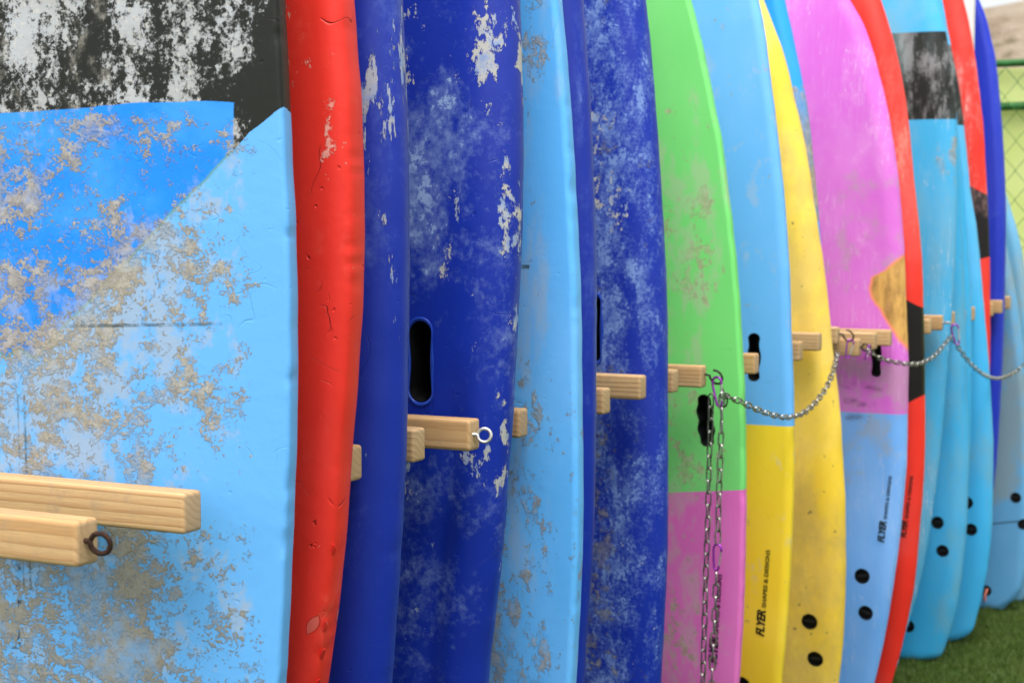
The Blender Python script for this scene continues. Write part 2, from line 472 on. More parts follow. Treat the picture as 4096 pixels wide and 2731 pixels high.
class Board:
    """A board standing on its tail. Local frame: x across the width, y through the thickness
    (the face towards the viewer has negative y), z up along the length."""

    def __init__(self, name, Y, T, rail, hw, L, tail_hw=0.16, phi=0.0, rock=(0.0625, 0.045), rf=0.02, rb=0.03, dome=0.0,
                 dz=0.012, dents=0, dent=0.003, channels=(), seed=0, tail_T=0.35, edge=2.0, end_r=0.03, ra=0.5):
        self.Y, self.T, self.hw, self.L, self.phi = Y, T, hw, L, phi
        self.rock_n, self.rock_t = rock
        self.rf, self.rb, self.dome, self.channels = rf, rb, dome, channels
        self.e = Vector((math.cos(phi), math.sin(phi), 0)); self.m = Vector((-math.sin(phi), math.cos(phi), 0))
        self.P0 = Vector((-1.05, Y, 0))
        self.sc = 0.0
        S, Zs = [], []
        for (px, py) in rail:
            s, z = self.hit(px, py, 0.0)
            S.append(s); Zs.append(z)
        S = np.array(S)[::-1]; Zs = np.array(Zs)[::-1]
        o = np.argsort(Zs); Zs, S = Zs[o], S[o]
        keep = [0]
        for i in range(1, len(Zs)):
            if Zs[i] - Zs[keep[-1]] > 0.012: keep.append(i)
        Zs, S = Zs[keep], S[keep]
        smax = S.max()
        self.sc = smax - hw
        H = np.clip(S - self.sc, 0.02, None)
        f, mm = pchip(Zs, H)
        zb, zt, hb, ht = Zs[0], Zs[-1], H[0], H[-1]
        D = max(L - zt, 0.05)
        sl = max(min(mm[-1], 0.05), -(ht - 0.02) / D)
        def half(z):
            z = np.asarray(z, float)
            r = f(z)
            s = np.clip((z - zt) / D, 0, 1)
            r = np.where(z > zt, (ht + sl * D * s) * np.sqrt(np.clip(1 - s ** 2.6, 0, 1)), r)
            if zb > 0.03:
                t = np.clip((zb - z) / zb, 0, 1)
                lin = hb - mm[0] * zb * t * (1 - 0.45 * t)
                tgt = np.minimum(lin, hb)
                tgt = tgt * (1 - t**2) + np.minimum(tail_hw, tgt) * t**2
                r = np.where(z < zb, tgt, r)
            return np.clip(r, 0.004, None)
        self.half = half
        self.tail_T = tail_T; self.edge = edge; self.end_r = end_r; self.ra = ra
        self.obj_loc = self.P0 + self.e * self.sc
        self.root = empty(name, (self.obj_loc.x, self.obj_loc.y, 0), phi)
        self.make_mesh(dz, dents, dent, seed)
        self.cuts = []

    def rock(self, z):
        d = z - 1.22
        return np.where(d > 0, self.rock_n * d * d, self.rock_t * d * d)

    def thick(self, z):
        a = self.tail_T + (1 - self.tail_T) * sstep(z, -0.02, 0.45)
        b = 0.45 + 0.55 * (1 - sstep(z, self.L - 0.55, self.L))
        return self.T * a * b

    def hit(self, px, py, off):
        d = ray(px, py)
        r = 0.0
        for _ in range(8):
            t = (r + off - (EYE - self.P0).dot(self.m)) / d.dot(self.m)
            p = EYE + d * t
            r = float(self.rock(p.z))
        return (p - self.P0).dot(self.e) - self.sc, p.z

    def face_y(self, u, z):
        """front surface in the local frame"""
        u = np.asarray(u, float); z = np.asarray(z, float)
        h = self.half(z); T = self.thick(z)
        rf = np.minimum(self.rf, 0.85 * h)
        q = np.clip((np.abs(u) - (h - rf)) / rf, 0, 1)
        y = -T / 2 + T * self.ra * (1 - (1 - q ** self.edge) ** (1 / self.edge))
        y = y + self.dome * (np.minimum(np.abs(u) / np.maximum(h, 0.01), 1)) ** 2
        for (pts, w, dep) in self.channels:
            zz = [a for a, _ in pts]; uu = [b_ for _, b_ in pts]
            uc = np.interp(z, zz, uu)
            fade = sstep(z, zz[0] - 0.001, zz[0] + 0.15) * (1 - sstep(z, zz[-1] - 0.15, zz[-1] + 0.001))
            y = y + dep * fade * np.exp(-((u - uc) / w) ** 2)
        return y + self.rock(z)

    def loc(self, px, py):
        """(u, z) on the front face for a photographed point"""
        off = -self.T / 2
        return self.hit(px, py, off)

    def make_mesh(self, dz, dents, dent, seed):
        r2 = np.random.default_rng(100 + seed)
        n = int(self.L / dz)
        zs = np.linspace(0, self.L - 0.0015, n)
        zs = np.concatenate([zs[:1], [0.002, 0.006], zs[1:-1], self.L - np.array([0.008, 0.004, 0.0015])])
        zs = np.unique(np.round(zs, 5))
        # normalised loop: front face left to right, right rail, back face, left rail
        ff = np.linspace(-1, 1, 45)
        ff = np.sign(ff) * (1 - (1 - np.abs(ff)) ** 1.25)
        NR = 11
        rows = []
        ph = r2.uniform(0, 6.28, 12)
        dz_c = r2.uniform(0.5, self.L - 0.4, dents); dz_w = r2.uniform(0.004, 0.010, dents); dz_d = r2.uniform(0.1, 1.0, dents) ** 2.5 * dent
        da = r2.uniform(-1.2, 0.6, dents)
        for z in zs:
            h = float(self.half(z)); T = float(self.thick(z)); ro = float(self.rock(z))
            er = self.end_r
            if z < er: h -= er * 0.5 * (1 - math.sqrt(1 - (1 - z / er) ** 2)); T *= 0.55 + 0.45 * math.sqrt(1 - (1 - z / er) ** 2)
            if z > self.L - 0.03: T *= 0.4 + 0.6 * math.sqrt(max(0, 1 - (1 - (self.L - z) / 0.03) ** 2))
            rf = min(self.rf, 0.85 * h); rb = min(self.rb, 0.85 * h)
            us, ys = [], []
            ya = -T / 2 + T * self.ra
            for t in ff:
                us.append(t * (h - rf)); ys.append(-T / 2)
            for k in range(1, NR):            # right rail front quarter
                a = k / NR * math.pi / 2
                us.append(h - rf + rf * math.sin(a) ** (2 / self.edge)); ys.append(ya - T * self.ra * math.cos(a) ** (2 / self.edge))
            us.append(h); ys.append(ya)
            for k in range(1, NR):
                a = k / NR * math.pi / 2
                us.append(h - rb + rb * math.cos(a)); ys.append(ya + (T / 2 - ya) * math.sin(a))
            for t in np.linspace(1, -1, 15):
                us.append(t * (h - rb)); ys.append(T / 2)
            for k in range(1, NR, 2):
                a = (1 - k / NR) * math.pi / 2
                us.append(-(h - rb + rb * math.cos(a))); ys.append(ya + (T / 2 - ya) * math.sin(a))
            us.append(-h); ys.append(ya)
            for k in range(2, NR, 2):
                a = (1 - k / NR) * math.pi / 2
                us.append(-(h - rf + rf * math.sin(a) ** (2 / self.edge))); ys.append(ya - T * self.ra * math.cos(a) ** (2 / self.edge))
            us = np.array(us); ys = np.array(ys)
            fr = ys < ya + 1e-6
            dome = self.dome * np.minimum(np.abs(us) / max(h, 0.01), 1) ** 2
            ys = ys + np.where(fr, dome, dome * 0.3)
            for (pts, w, dep) in self.channels:
                zz = [a for a, _ in pts]; uu = [b_ for _, b_ in pts]
                uc = np.interp(z, zz, uu)
                fade = float(sstep(z, zz[0] - 0.001, zz[0] + 0.15) * (1 - sstep(z, zz[-1] - 0.15, zz[-1] + 0.001)))
                ys = ys + np.where(fr, dep * fade * np.exp(-((us - uc) / w) ** 2), 0)
            # slight waviness of a hand-laminated, much used foam board
            ys = ys + 0.0006 * np.sin(us * 23 + z * 6 + ph[0]) + 0.0006 * np.sin(us * 11 - z * 9 + ph[1]) + 0.0001 * np.sin(z * 41 + ph[2])
            us = us + np.where(us > 0, 1, -1) * (0.0006 * math.sin(z * 13 + ph[3]) + 0.00025 * math.sin(z * 71 + ph[4]))
            # knocks along the right rail
            near = np.exp(-((us - h) / 0.006) ** 2)
            for c, w_, d_, a_ in zip(dz_c, dz_w, dz_d, da):
                if abs(z - c) < 3 * w_:
                    g = math.exp(-((z - c) / w_) ** 2) * d_
                    us = us - near * g * math.cos(a_); ys = ys - near * g * math.sin(a_)
            rows.append(np.stack([us, ys + ro, np.full(len(us), z)], 1))
        k = len(rows[0]); m_ = len(rows)
        verts = np.concatenate(rows).tolist()
        faces = [(j * k + i, j * k + (i + 1) % k, (j + 1) * k + (i + 1) % k, (j + 1) * k + i) for j in range(m_ - 1) for i in range(k)]
        faces.append(tuple(range(k))[::-1]); faces.append(tuple((m_ - 1) * k + i for i in range(k)))
        self.mesh = mesh_of('foam_body', verts, faces, True, 50)
        self.body = link('foam_body', self.mesh, None, self.root)

    # ---- openings
    def outline_cut(self, poly, depth):
        """poly: list of (u, z); cut a pocket of this outline into the front face"""
        self.cuts.append((poly, depth))

    def apply_cuts(self):
        if not self.cuts: return
        verts, faces = [], []
        for poly, depth in self.cuts:
            b0 = len(verts); n = len(poly)
            cu = sum(p[0] for p in poly) / n; cz = sum(p[1] for p in poly) / n
            y0 = float(self.face_y(cu, cz))
            for (u, z) in poly: verts.append((u, y0 - 0.05, z))
            for (u, z) in poly: verts.append((u, y0 + depth, z))
            for i in range(n):
                j = (i + 1) % n
                faces.append((b0 + i, b0 + j, b0 + n + j, b0 + n + i))
            faces.append(tuple(b0 + i for i in range(n))[::-1]); faces.append(tuple(b0 + n + i for i in range(n)))
        cm = mesh_of('cutter', verts, faces, False)
        bmx = bmesh.new(); bmx.from_mesh(cm); bmesh.ops.recalc_face_normals(bmx, faces=bmx.faces[:]); bmx.to_mesh(cm); bmx.free()
        bm2 = bmesh.new(); bm2.from_mesh(self.mesh); bmesh.ops.recalc_face_normals(bm2, faces=bm2.faces[:]); bm2.to_mesh(self.mesh); bm2.free()
        co = bpy.data.objects.new('cutter', cm); COL.objects.link(co)
        co.parent = self.root
        mod = self.body.modifiers.new('cut', 'BOOLEAN'); mod.operation = 'DIFFERENCE'; mod.solver = 'EXACT'; mod.object = co
        bpy.context.view_layer.update()
        dg = bpy.context.evaluated_depsgraph_get()
        new = bpy.data.meshes.new_from_object(self.body.evaluated_get(dg))
        self.body.modifiers.clear()
        self.body.data = new; self.mesh = new
        new.polygons.foreach_set('use_smooth', [True] * len(new.polygons)); new.set_sharp_from_angle(angle=R(42))
        bpy.data.objects.remove(co)

    def cup(self, poly, depth, mat, name='handle_cup', inset=0.0004, flange=0.0, lip=0.0012, floor=True):
        """a liner standing in a pocket: wall and floor, with an optional rolled flange on the face"""
        n = len(poly); cu = sum(p[0] for p in poly) / n; cz = sum(p[1] for p in poly) / n
        def ring(off, dy):
            out = []
            for (u, z) in poly:
                d = math.hypot(u - cu, z - cz) or 1
                uu = u + (u - cu) / d * off; zz = z + (z - cz) / d * off
                out.append((uu, float(self.face_y(min(uu, float(self.half(zz)) - 0.001), zz)) + dy, zz))
            return out
        rings = []
        if flange > 0:
            rings += [ring(flange, 0.0006), ring(flange * 0.8, -lip * 0.8), ring(flange * 0.45, -lip), ring(flange * 0.1, -lip * 0.5)]
        rings += [ring(-inset, -0.0002), ring(-inset - 0.0008, depth * 0.4), ring(-inset - 0.0016, depth - 0.002)]
        verts = [v for r_ in rings for v in r_]
        faces = []
        for a in range(len(rings) - 1):
            for i in range(n):
                j = (i + 1) % n
                faces.append((a * n + i, (a + 1) * n + i, (a + 1) * n + j, a * n + j))
        if floor: faces.append(tuple((len(rings) - 1) * n + i for i in range(n)))
        return link(name, mesh_of(name, verts, faces, True, 40), mat, self.root)

    def plug(self, px, py, r=0.0185, mat=None, slot=0.5):
        u, z = self.loc(px, py)
        poly = [(u + r * math.cos(a), z + r * math.sin(a)) for a in np.linspace(0, math.tau, 28, endpoint=False)]
        self.outline_cut(poly, 0.016)
        def later():
            c = self.cup(poly, 0.012, M_BLACK, 'fin_plug', 0.0003, 0.0016, 0.0006)
            y0 = float(self.face_y(u, z)) + 0.0075
            bar = bevel_box('plug_bar', r * 1.75, 0.004, r * 0.42, 0.001, 1)
            o = link('plug_bar', bar, M_PLUG, c)
            o.location = (u, y0, z); o.rotation_euler = (0, R(-25 + 50 * slot), 0)
        self.post.append(later)

    post = None

    def text(self, body, px, py, size, tilt=0.0, bold=0.0, shear=0.0, sx=1.0, mat=None, lift=0.0022, name='lettering', space=1.0, start=0.0):
        """lettering printed on the face, reading upwards; (px, py) is the start of its baseline"""
        cu = bpy.data.curves.new('t', 'FONT'); cu.body = body; cu.size = size; cu.offset = bold; cu.shear = shear
        cu.space_character = space
        cu.resolution_u = 3
        ob = bpy.data.objects.new('t', cu); COL.objects.link(ob)
        bpy.context.view_layer.update()
        me = bpy.data.meshes.new_from_object(ob.evaluated_get(bpy.context.evaluated_depsgraph_get()))
        bpy.data.objects.remove(ob)
        bm = bmesh.new(); bm.from_mesh(me)
        bmesh.ops.triangulate(bm, faces=bm.faces[:])
        bmesh.ops.subdivide_edges(bm, edges=[e for e in bm.edges if e.calc_length() > size * 0.2], cuts=2)
        self.text_end = start + max(v.co.x for v in bm.verts) * sx
        u0, z0 = self.loc(px, py)
        ct, st = math.cos(tilt), math.sin(tilt)
        for v in bm.verts:
            a, b_ = v.co.x * sx + start, v.co.y          # a along the text (up), b away from the baseline (left)
            u = u0 - b_ * ct + a * st
            z = z0 + a * ct + b_ * st
            h = float(self.half(z))
            v.co = Vector((u, float(self.face_y(min(max(u, -h + .001), h - .001), z)) - lift, z))
        bm.to_mesh(me); bm.free()
        me.materials.clear()
        return link(name, me, mat or M_INK, self.root)


def stadium(u, z, w, h, waist=0.0, lobes=0, tilt=0.0, n=72):
    """rounded slot outline, optionally with a waist or finger lobes"""
    pts = []
    for k in range(n):
        a = math.tau * k / n
        cx, cz = math.cos(a), math.sin(a)
        e = 2.0 / 5.0
        zz = h * abs(cz) ** 0.75 * (1 if cz >= 0 else -1)
        t = zz / h
        hwid = w * math.sqrt(max(0.0, 1 - max(0.0, (abs(zz) - (h - w)) / w) ** 2)) if h > w else w * abs(cx)
        hwid *= 1 - waist * math.cos(t * math.pi / 2) ** 2
        if lobes: hwid *= 1 - 0.24 * (0.5 + 0.5 * math.cos(math.pi + lobes * math.pi * (t + 1)))
        uu = hwid * (1 if cx >= 0 else -1)
        if abs(cx) < 1e-6: uu = 0.0
        pts.append((u + uu + zz * math.tan(tilt), z + zz))
    return pts


# ---- foam skin material shared by every board, its zones and wear set per board
TAN = (0.43, 0.35, 0.24, 1)
TAN_D = (0.25, 0.20, 0.115, 1)
CREAM = (0.48, 0.47, 0.43, 1)


def skin(name, base, seed, zones=None, fade=0.15, scuff=None, flakes=None, film=None, crust=None, marks=None,
         rough=0.52, spec=0.26, grain=0.00012, creases=0.5, grime=0.0, sandcol=TAN, scratches=0.0, near=False):
    """base: colour or function(b)->socket. scuff/flakes/film/crust: dict(bias=fn(b)->socket or number, ...)."""
    b = NB(name)
    c = base(b) if callable(base) else base
    if not isinstance(c, bpy.types.NodeSocket):
        rgb = b.n.new('ShaderNodeRGB'); rgb.outputs[0].default_value = c; c = rgb.outputs[0]
    H = b.mul(b.noise(900, 3, 0.6, seed=seed), grain)
    if near: H = b.add(H, b.mul(b.noise(60, 3, 0.5, seed=seed + 1), 0.0005))
    ro = rough
    # uneven sun-bleaching
    if fade > 0:
        fn = b.noise(3.0, 5, 0.6, seed=seed + 2, vec=b.vec(1, 1, 0.6))
        hs = b.n.new('ShaderNodeHueSaturation'); hs.inputs['Saturation'].default_value = 0.72; hs.inputs['Value'].default_value = 1.25
        b.l.new(c, hs.inputs['Color'])
        c = b.mix(b.step(fn, 0.42, 0.75, 0.0, fade * 2), c, hs.outputs[0])
    def val(x): return x(b) if callable(x) else x
    if scuff:
        v = b.vec(1, 1, scuff.get('stretch', 0.5), rot=(0, scuff.get('rot', 0.0), 0))
        n1 = b.noise(scuff.get('scale', 9), 7, 0.72, seed=seed + 3, vec=v, dist=0.3)
        n2 = b.noise(scuff.get('scale', 9) * 9, 4, 0.72, seed=seed + 4)
        t = b.add(b.add(n1, b.mul(b.sub(n2, 0.5), scuff.get('fine', 0.25))), val(scuff.get('bias', 0.0)))
        lo, hi = scuff.get('lo', 0.52), scuff.get('hi', 0.72)
        soft = b.step(t, lo - 0.06, hi, 0.0, scuff.get('amt', 0.7) * 0.6)
        crisp = b.step(t, (lo + hi) / 2 - 0.035, (lo + hi) / 2 + 0.015, 0.0, scuff.get('amt', 0.7))
        f = b.mx(soft, b.mul(crisp, b.step(b.noise(scuff.get('scale', 9) * 2.5, 4, 0.6, seed=seed + 25), 0.36, 0.60, 0.35, 1.0)))
        c = b.mix(f, c, scuff['col'])
    if scratches > 0:
        for i, rot in enumerate((0.5, -0.7, 0.15)):
            w = b.noise(5, 2, 0.5, seed=seed + 20 + i, vec=b.vec(16, 1, 0.8, rot=(0, rot, 0)))
            k = b.step(b.m('ABSOLUTE', b.sub(w, 0.5)), 0.0, 0.006, 1.0, 0.0)
            g = b.step(b.noise(4, 2, 0.5, seed=seed + 30 + i), 0.5, 0.62)
            c = b.mix(b.mul(b.mul(k, g), scratches), c, (0.75, 0.72, 0.75, 1))
    if film:
        n1 = b.noise(film.get('scale', 6), 7, 0.68, seed=seed + 5, vec=b.vec(1, 1, film.get('stretch', 0.8)))
        t = b.add(n1, val(film.get('bias', 0.0)))
        f = b.step(t, film.get('lo', 0.45), film.get('hi', 0.66), 0.0, film.get('amt', 0.6))
        c = b.mix(f, c, film.get('col', (0.46, 0.43, 0.37, 1)))
    if flakes:
        v = b.vec(1, 1, flakes.get('stretch', 0.55))
        n1 = b.noise(flakes.get('scale', 42), 7, 0.74, seed=seed + 6, vec=v)
        n5 = b.noise(flakes.get('mid', 11), 3, 0.55, seed=seed + 21, vec=v)
        t = b.add(b.add(n1, b.mul(b.sub(n5, 0.5), flakes.get('low', 0.8))), val(flakes.get('bias', 0.0)))
        f = b.step(t, flakes.get('thr', 0.60), flakes.get('thr', 0.60) + 0.012)
        n3 = b.step(b.noise(30, 5, 0.6, seed=seed + 7), 0.42, 0.62)
        fc = b.mix(n3, flakes.get('col', CREAM), flakes.get('col2', (0.25, 0.34, 0.56, 1)))
        sp = b.step(b.noise(330, 2, 0.6, seed=seed + 8), 0.60, 0.66, 0.0, 0.55)
        fc = b.mix(sp, fc, (0.30, 0.26, 0.17, 1))
        c = b.mix(b.mul(f, flakes.get('amt', 0.95)), c, fc)
        if near: H = b.add(H, b.mul(f, 0.0005))
    if crust:
        v = b.vec(1, 1, crust.get('stretch', 1.0))
        n1 = b.noise(crust.get('scale', 50), 7, crust.get('rough', 0.76), seed=seed + 9, vec=v, dist=0.15)
        n4 = b.noise(crust.get('mid', 9), 5, 0.64, seed=seed + 10, vec=v)
        t = b.add(b.add(n1, b.mul(b.sub(n4, 0.5), crust.get('low', 1.0))), val(crust.get('bias', 0.0)))
        if crust.get('micro'): t = b.add(t, b.mul(b.sub(b.noise(330, 2, 0.6, seed=seed + 23), 0.5), crust['micro']))
        thr = crust.get('thr', 0.55)
        f = b.step(t, thr, thr + crust.get('soft', 0.014))
        thick = b.step(t, thr, thr + 0.16)
        cc = b.mix(b.step(b.noise(75, 6, 0.7, seed=seed + 11), 0.40, 0.64), crust.get('dark', TAN_D), crust.get('col', sandcol))
        if crust.get('damp'):
            cc = b.mix(b.step(b.add(b.Z, b.mul(b.noise(3, 3, 0.5, seed=seed + 24), 0.3)), crust['damp'][0], crust['damp'][1], 0.75, 0.0), cc, (0.27, 0.235, 0.15, 1))
        cc = b.mix(b.step(b.noise(420, 2, 0.6, seed=seed + 12), 0.62, 0.70, 0.0, 0.6), cc, (0.09, 0.07, 0.04, 1))
        cc = b.mix(b.step(b.noise(500, 2, 0.6, seed=seed + 13), 0.64, 0.72, 0.0, 0.6), cc, (0.66, 0.58, 0.46, 1))
        al = b.step(b.noise(crust.get('scale', 50) * 0.35, 4, 0.65, seed=seed + 22), 0.36, 0.56, 0.45, 1.0)
        c = b.mix(b.mul(b.mul(f, al), crust.get('amt', 0.92)), c, cc)
        if near:
            H = b.add(H, b.mul(b.mul(f, b.add(0.35, b.noise(240, 3, 0.65, seed=seed + 14))), 0.0014 * crust.get('hgt', 0.8)))
            H = b.add(H, b.mul(thick, 0.0004))
        ro = b.add(b.mul(f, 0.92 - rough), rough)
    if grime > 0:
        g = b.step(b.noise(5, 7, 0.66, seed=seed + 15, vec=b.vec(1, 1, 0.5)), 0.48, 0.72, 0.0, grime)
        c = b.mix(g, c, (0.17, 0.14, 0.09, 1))
        sp = b.step(b.noise(45, 4, 0.6, seed=seed + 16), 0.67, 0.72, 0.0, 0.8 * min(1, grime * 3))
        c = b.mix(sp, c, (0.12, 0.09, 0.06, 1))
    if marks: c = marks(b, c)
    if creases > 0:
        # thin curved cracks and dents pressed into the skin
        w = b.noise(6.5, 2, 0.5, seed=seed + 17, vec=b.vec(1, 1, 1.3), dist=0.5)
        k = b.step(b.m('ABSOLUTE', b.sub(w, 0.5)), 0.0, 0.0035, 1.0, 0.0)
        g = b.step(b.noise(15, 2, 0.5, seed=seed + 18), 0.55, 0.64)
        k = b.mul(k, g)
        d = b.step(b.noise(70, 2, 0.5, seed=seed + 19), 0.70, 0.78)
        H = b.sub(H, b.mul(b.add(k, d), 0.0011 * creases)) if near else H
        cr = b.mul(k, 0.35 * creases)
        hs = b.n.new('ShaderNodeHueSaturation'); hs.inputs['Value'].default_value = 0.45
        b.l.new(c, hs.inputs['Color'])
        c = b.mix(cr, c, hs.outputs[0])
    b.bump(H)
    return b.done(c, ro, spec)


LB = (0.125, 0.41, 0.83, 1)
LB2 = (0.046, 0.38, 0.69, 1)
RED = (0.74, 0.030, 0.018, 1)
NAVY = (0.0055, 0.026, 0.325, 1)
FADE = (0.16, 0.26, 0.60, 1)
GREEN = (0.165, 0.64, 0.160, 1)
PINK = (0.70, 0.125, 0.47, 1)
YEL = (0.84, 0.61, 0.030, 1)
MAG = (0.60, 0.125, 0.56, 1)
BLK = (0.014, 0.014, 0.013, 1)

def board(name, *a, **k):
    B = Board(name, *a, **k); B.post = []
    return B


def logo(B, px, py, s1, s2, tilt, lift):
    """heavy slanted maker's word, then the small line continuing on the same baseline"""
    B.text('FLYER', px, py, s1, tilt, s1 * 0.035, 0.25, 0.92, M_INK, lift, 'brand_lettering', 0.92)
    B.text('SHAPES & DESIGNS', px, py, s2 * 0.72, tilt, s2 * 0.016, 0, 1.24, M_INK, lift, 'small_lettering', 1.0, start=B.text_end + 0.006)


def finish(B, mat, label, group=None):
    B.apply_cuts()
    B.body.data.materials.clear(); B.body.data.materials.append(mat)
    for f in B.post: f()
    tag(B.root, label, 'surfboard', group or 'foam surfboards standing in the rack')


def box_mark(b, c, u0, u1, z0, z1, col, amt=0.8, nscale=90, thr=0.5, soft=0.0015):
    w = b.win(u0, u1, z0, z1, soft, soft)
    n = b.step(b.noise(nscale, 4, 0.6, seed=77), thr - 0.12, thr + 0.1, 0.25, 1.0)
    return b.mix(b.mul(b.mul(w, n), amt), c, col)


# 1 ---- pale blue board with the dark blue point and worn black band
B1 = board('surfboard', 1.53, 0.075,
           [(1166, 0), (1180, 255), (1188, 396), (1196, 638), (1207, 896), (1211, 1219), (1212, 1538), (1208, 1800), (1203, 1986), (1190, 2305), (1174, 2624), (1166, 2731)],
           0.365, 2.45, 0.24, phi=R(9), rock=(0.0625, 0.072), rf=0.006, rb=0.06, dz=0.006, dents=30, dent=0.0026, seed=1, edge=2.0, ra=0.08)
q = {k_: B1.loc(*v_) for k_, v_ in dict(tip=(80, 1430), v2=(1000, 532), v3=(1185, 398), kl=(0, 455), km=(560, 412), kr=(935, 409), st=(935, 409), cl=(1060, 1200), ck=(1090, 200),
     l0=(440, 1312), l1=(888, 1296), s0=(68, 1575), s1=(84, 1890), s2=(93, 1575), s3=(112, 1890)).items()}


def base1(b):
    wob = b.add(b.mul(b.sub(b.noise(40, 5, 0.6, seed=5), 0.5), 0.008), b.mul(b.sub(b.noise(9, 3, 0.5, seed=6), 0.5), 0.016))
    kk = (q['v3'][1] - q['tip'][1]) / (q['v3'][0] - q['tip'][0])
    bow = b.curve(b.m('ABSOLUTE', b.sub(b.U, q['tip'][0])), [(0.0, 0.012), (0.02, 0.0), (q['v2'][0] - q['tip'][0], (q['v2'][1] - q['tip'][1])), (q['v3'][0] - q['tip'][0], q['v3'][1] - q['tip'][1]), (0.6, (q['v3'][1] - q['tip'][1]) + (0.6 - q['v3'][0] + q['tip'][0]) * 1.0)])
    d = b.add(b.sub(b.Z, b.add(bow, q['tip'][1])), wob)          # >0 above the point's edge
    kz = b.curve(b.U, [(-0.4, q['kl'][1] - 0.012), (q['kl'][0], q['kl'][1]), (q['km'][0], q['km'][1]), (q['kr'][0], q['kr'][1])])
    blk = b.mx(b.step(b.sub(b.Z, b.add(kz, b.mul(wob, 0.6))), -0.0008, 0.0008), b.step(b.add(b.U, b.mul(wob, 0.6)), q['st'][0] - 0.001, q['st'][0] + 0.001))
    fl = b.noise(26, 9, 0.80, seed=12, vec=b.vec(1, 1, 0.75)); fs = b.noise(7, 4, 0.6, seed=13, vec=b.vec(2.2, 1, 0.5)); fx = b.noise(170, 4, 0.7, seed=17)
    t = b.add(b.add(fl, b.mul(b.sub(fs, 0.5), 0.9)), b.add(b.mul(b.sub(fx, 0.5), 0.62), b.curve(b.U, [(-0.4, 0.03), (q['kl'][0], 0.03), (-0.02 + q['km'][0], -0.04), (q['kr'][0], -0.03), (q['ck'][0] - 0.01, -0.12), (q['ck'][0] + 0.012, -0.45), (0.6, -0.5)])))
    wear = b.step(t, 0.47, 0.60)
    grey = b.mix(b.noise(9, 5, 0.6, seed=14), (0.26, 0.26, 0.235, 1), (0.53, 0.56, 0.62, 1))
    grey = b.mix(b.step(b.noise(210, 3, 0.6, seed=19), 0.55, 0.68, 0.0, 0.5), grey, (0.62, 0.58, 0.48, 1))
    kcol = b.mix(wear, (0.013, 0.014, 0.011, 1), grey)
    dk = b.mix(b.step(b.noise(8, 6, 0.6, seed=15), 0.45, 0.62, 0, 0.45), (0.010, 0.225, 0.80, 1), (0.07, 0.36, 0.80, 1))
    top = b.mix(blk, dk, kcol)
    c = b.mix(b.step(d, -0.0006, 0.0006), LB, top)
    seam = b.step(b.m('ABSOLUTE', d), 0.0006, 0.004, 0.75, 0.0)
    return b.mix(b.mul(seam, b.inv(blk)), c, (0.12, 0.30, 0.26, 1))


def crust1(b):
    ed = b.curve(b.U, [(-0.4, 0.035), (q['kl'][0], 0.03), (q['tip'][0] + 0.12, 0.02), (q['cl'][0] - 0.13, -0.02), (q['cl'][0] - 0.02, -0.10), (q['cl'][0] + 0.03, -0.55), (0.6, -0.6)])
    zz_ = b.curve(b.Z, [(0.4, 0.05), (0.95, 0.04), (1.0, 0.03), (1.1, -0.03), (q['kr'][1] - 0.22, 0.0), (q['kr'][1] - 0.02, -0.01), (q['kr'][1] + 0.02, -0.3), (2.4, -0.3)])
    up_ = b.step(b.sub(b.Z, b.mul(b.U, 0.98)), q['tip'][1] - q['tip'][0] * 0.98 - 0.004, q['tip'][1] - q['tip'][0] * 0.98 + 0.004, 0.0, -0.022)
    return b.add(b.add(ed, zz_), up_)


def film1(b):
    lim = b.step(b.sub(b.Z, b.mul(b.U, 0.98)), q['tip'][1] - q['tip'][0] * 0.98 - 0.01, q['tip'][1] - q['tip'][0] * 0.98 + 0.01, 0.0, -0.10)
    return b.add(b.curve(b.U, [(-0.4, 0.07), (q['kl'][0], 0.06), (q['cl'][0] - 0.14, 0.01), (q['cl'][0] - 0.03, -0.05), (q['cl'][0] + 0.03, -0.6), (0.6, -0.6)]), b.add(b.add(lim, b.mul(b.sub(b.noise(4.5, 3, 0.5, seed=91), 0.5), 0.5)), b.step(b.m('ABSOLUTE', b.sub(b.sub(b.Z, b.mul(b.U, 0.98)), q['tip'][1] - q['tip'][0] * 0.98 - 0.105)), 0.05, 0.13, 0.055, 0.0)))


def marks1(b, c):
    zl = (q['l0'][1] + q['l1'][1]) / 2
    zline = b.curve(b.U, [(q['l0'][0] - 0.1, q['l0'][1]), (q['l1'][0], q['l1'][1])])
    w = b.mul(b.step(b.m('ABSOLUTE', b.sub(b.Z, zline)), 0.0016, 0.0024, 1.0, 0.0), b.win(q['l0'][0] - 0.09, q['l1'][0], None, None, 0.001))
    w = b.mul(w, b.mul(b.curve(b.U, [(q['l0'][0] - 0.09, 0.05), (q['l0'][0], 0.9), (q['l1'][0] - 0.03, 0.6), (q['l1'][0], 0.4)]), b.step(b.noise(70, 5, 0.65, seed=71), 0.36, 0.56, 0.2, 0.9)))
    c = b.mix(w, c, (0.05, 0.075, 0.085, 1))
    for a, e in (('s0', 's1'), ('s2', 's3')):
        c = box_mark(b, c, q[a][0], q[e][0] - 0.0006, q['s1'][1] - 0.14, q['s0'][1], (0.05, 0.10, 0.15, 1), 0.75)
    return c


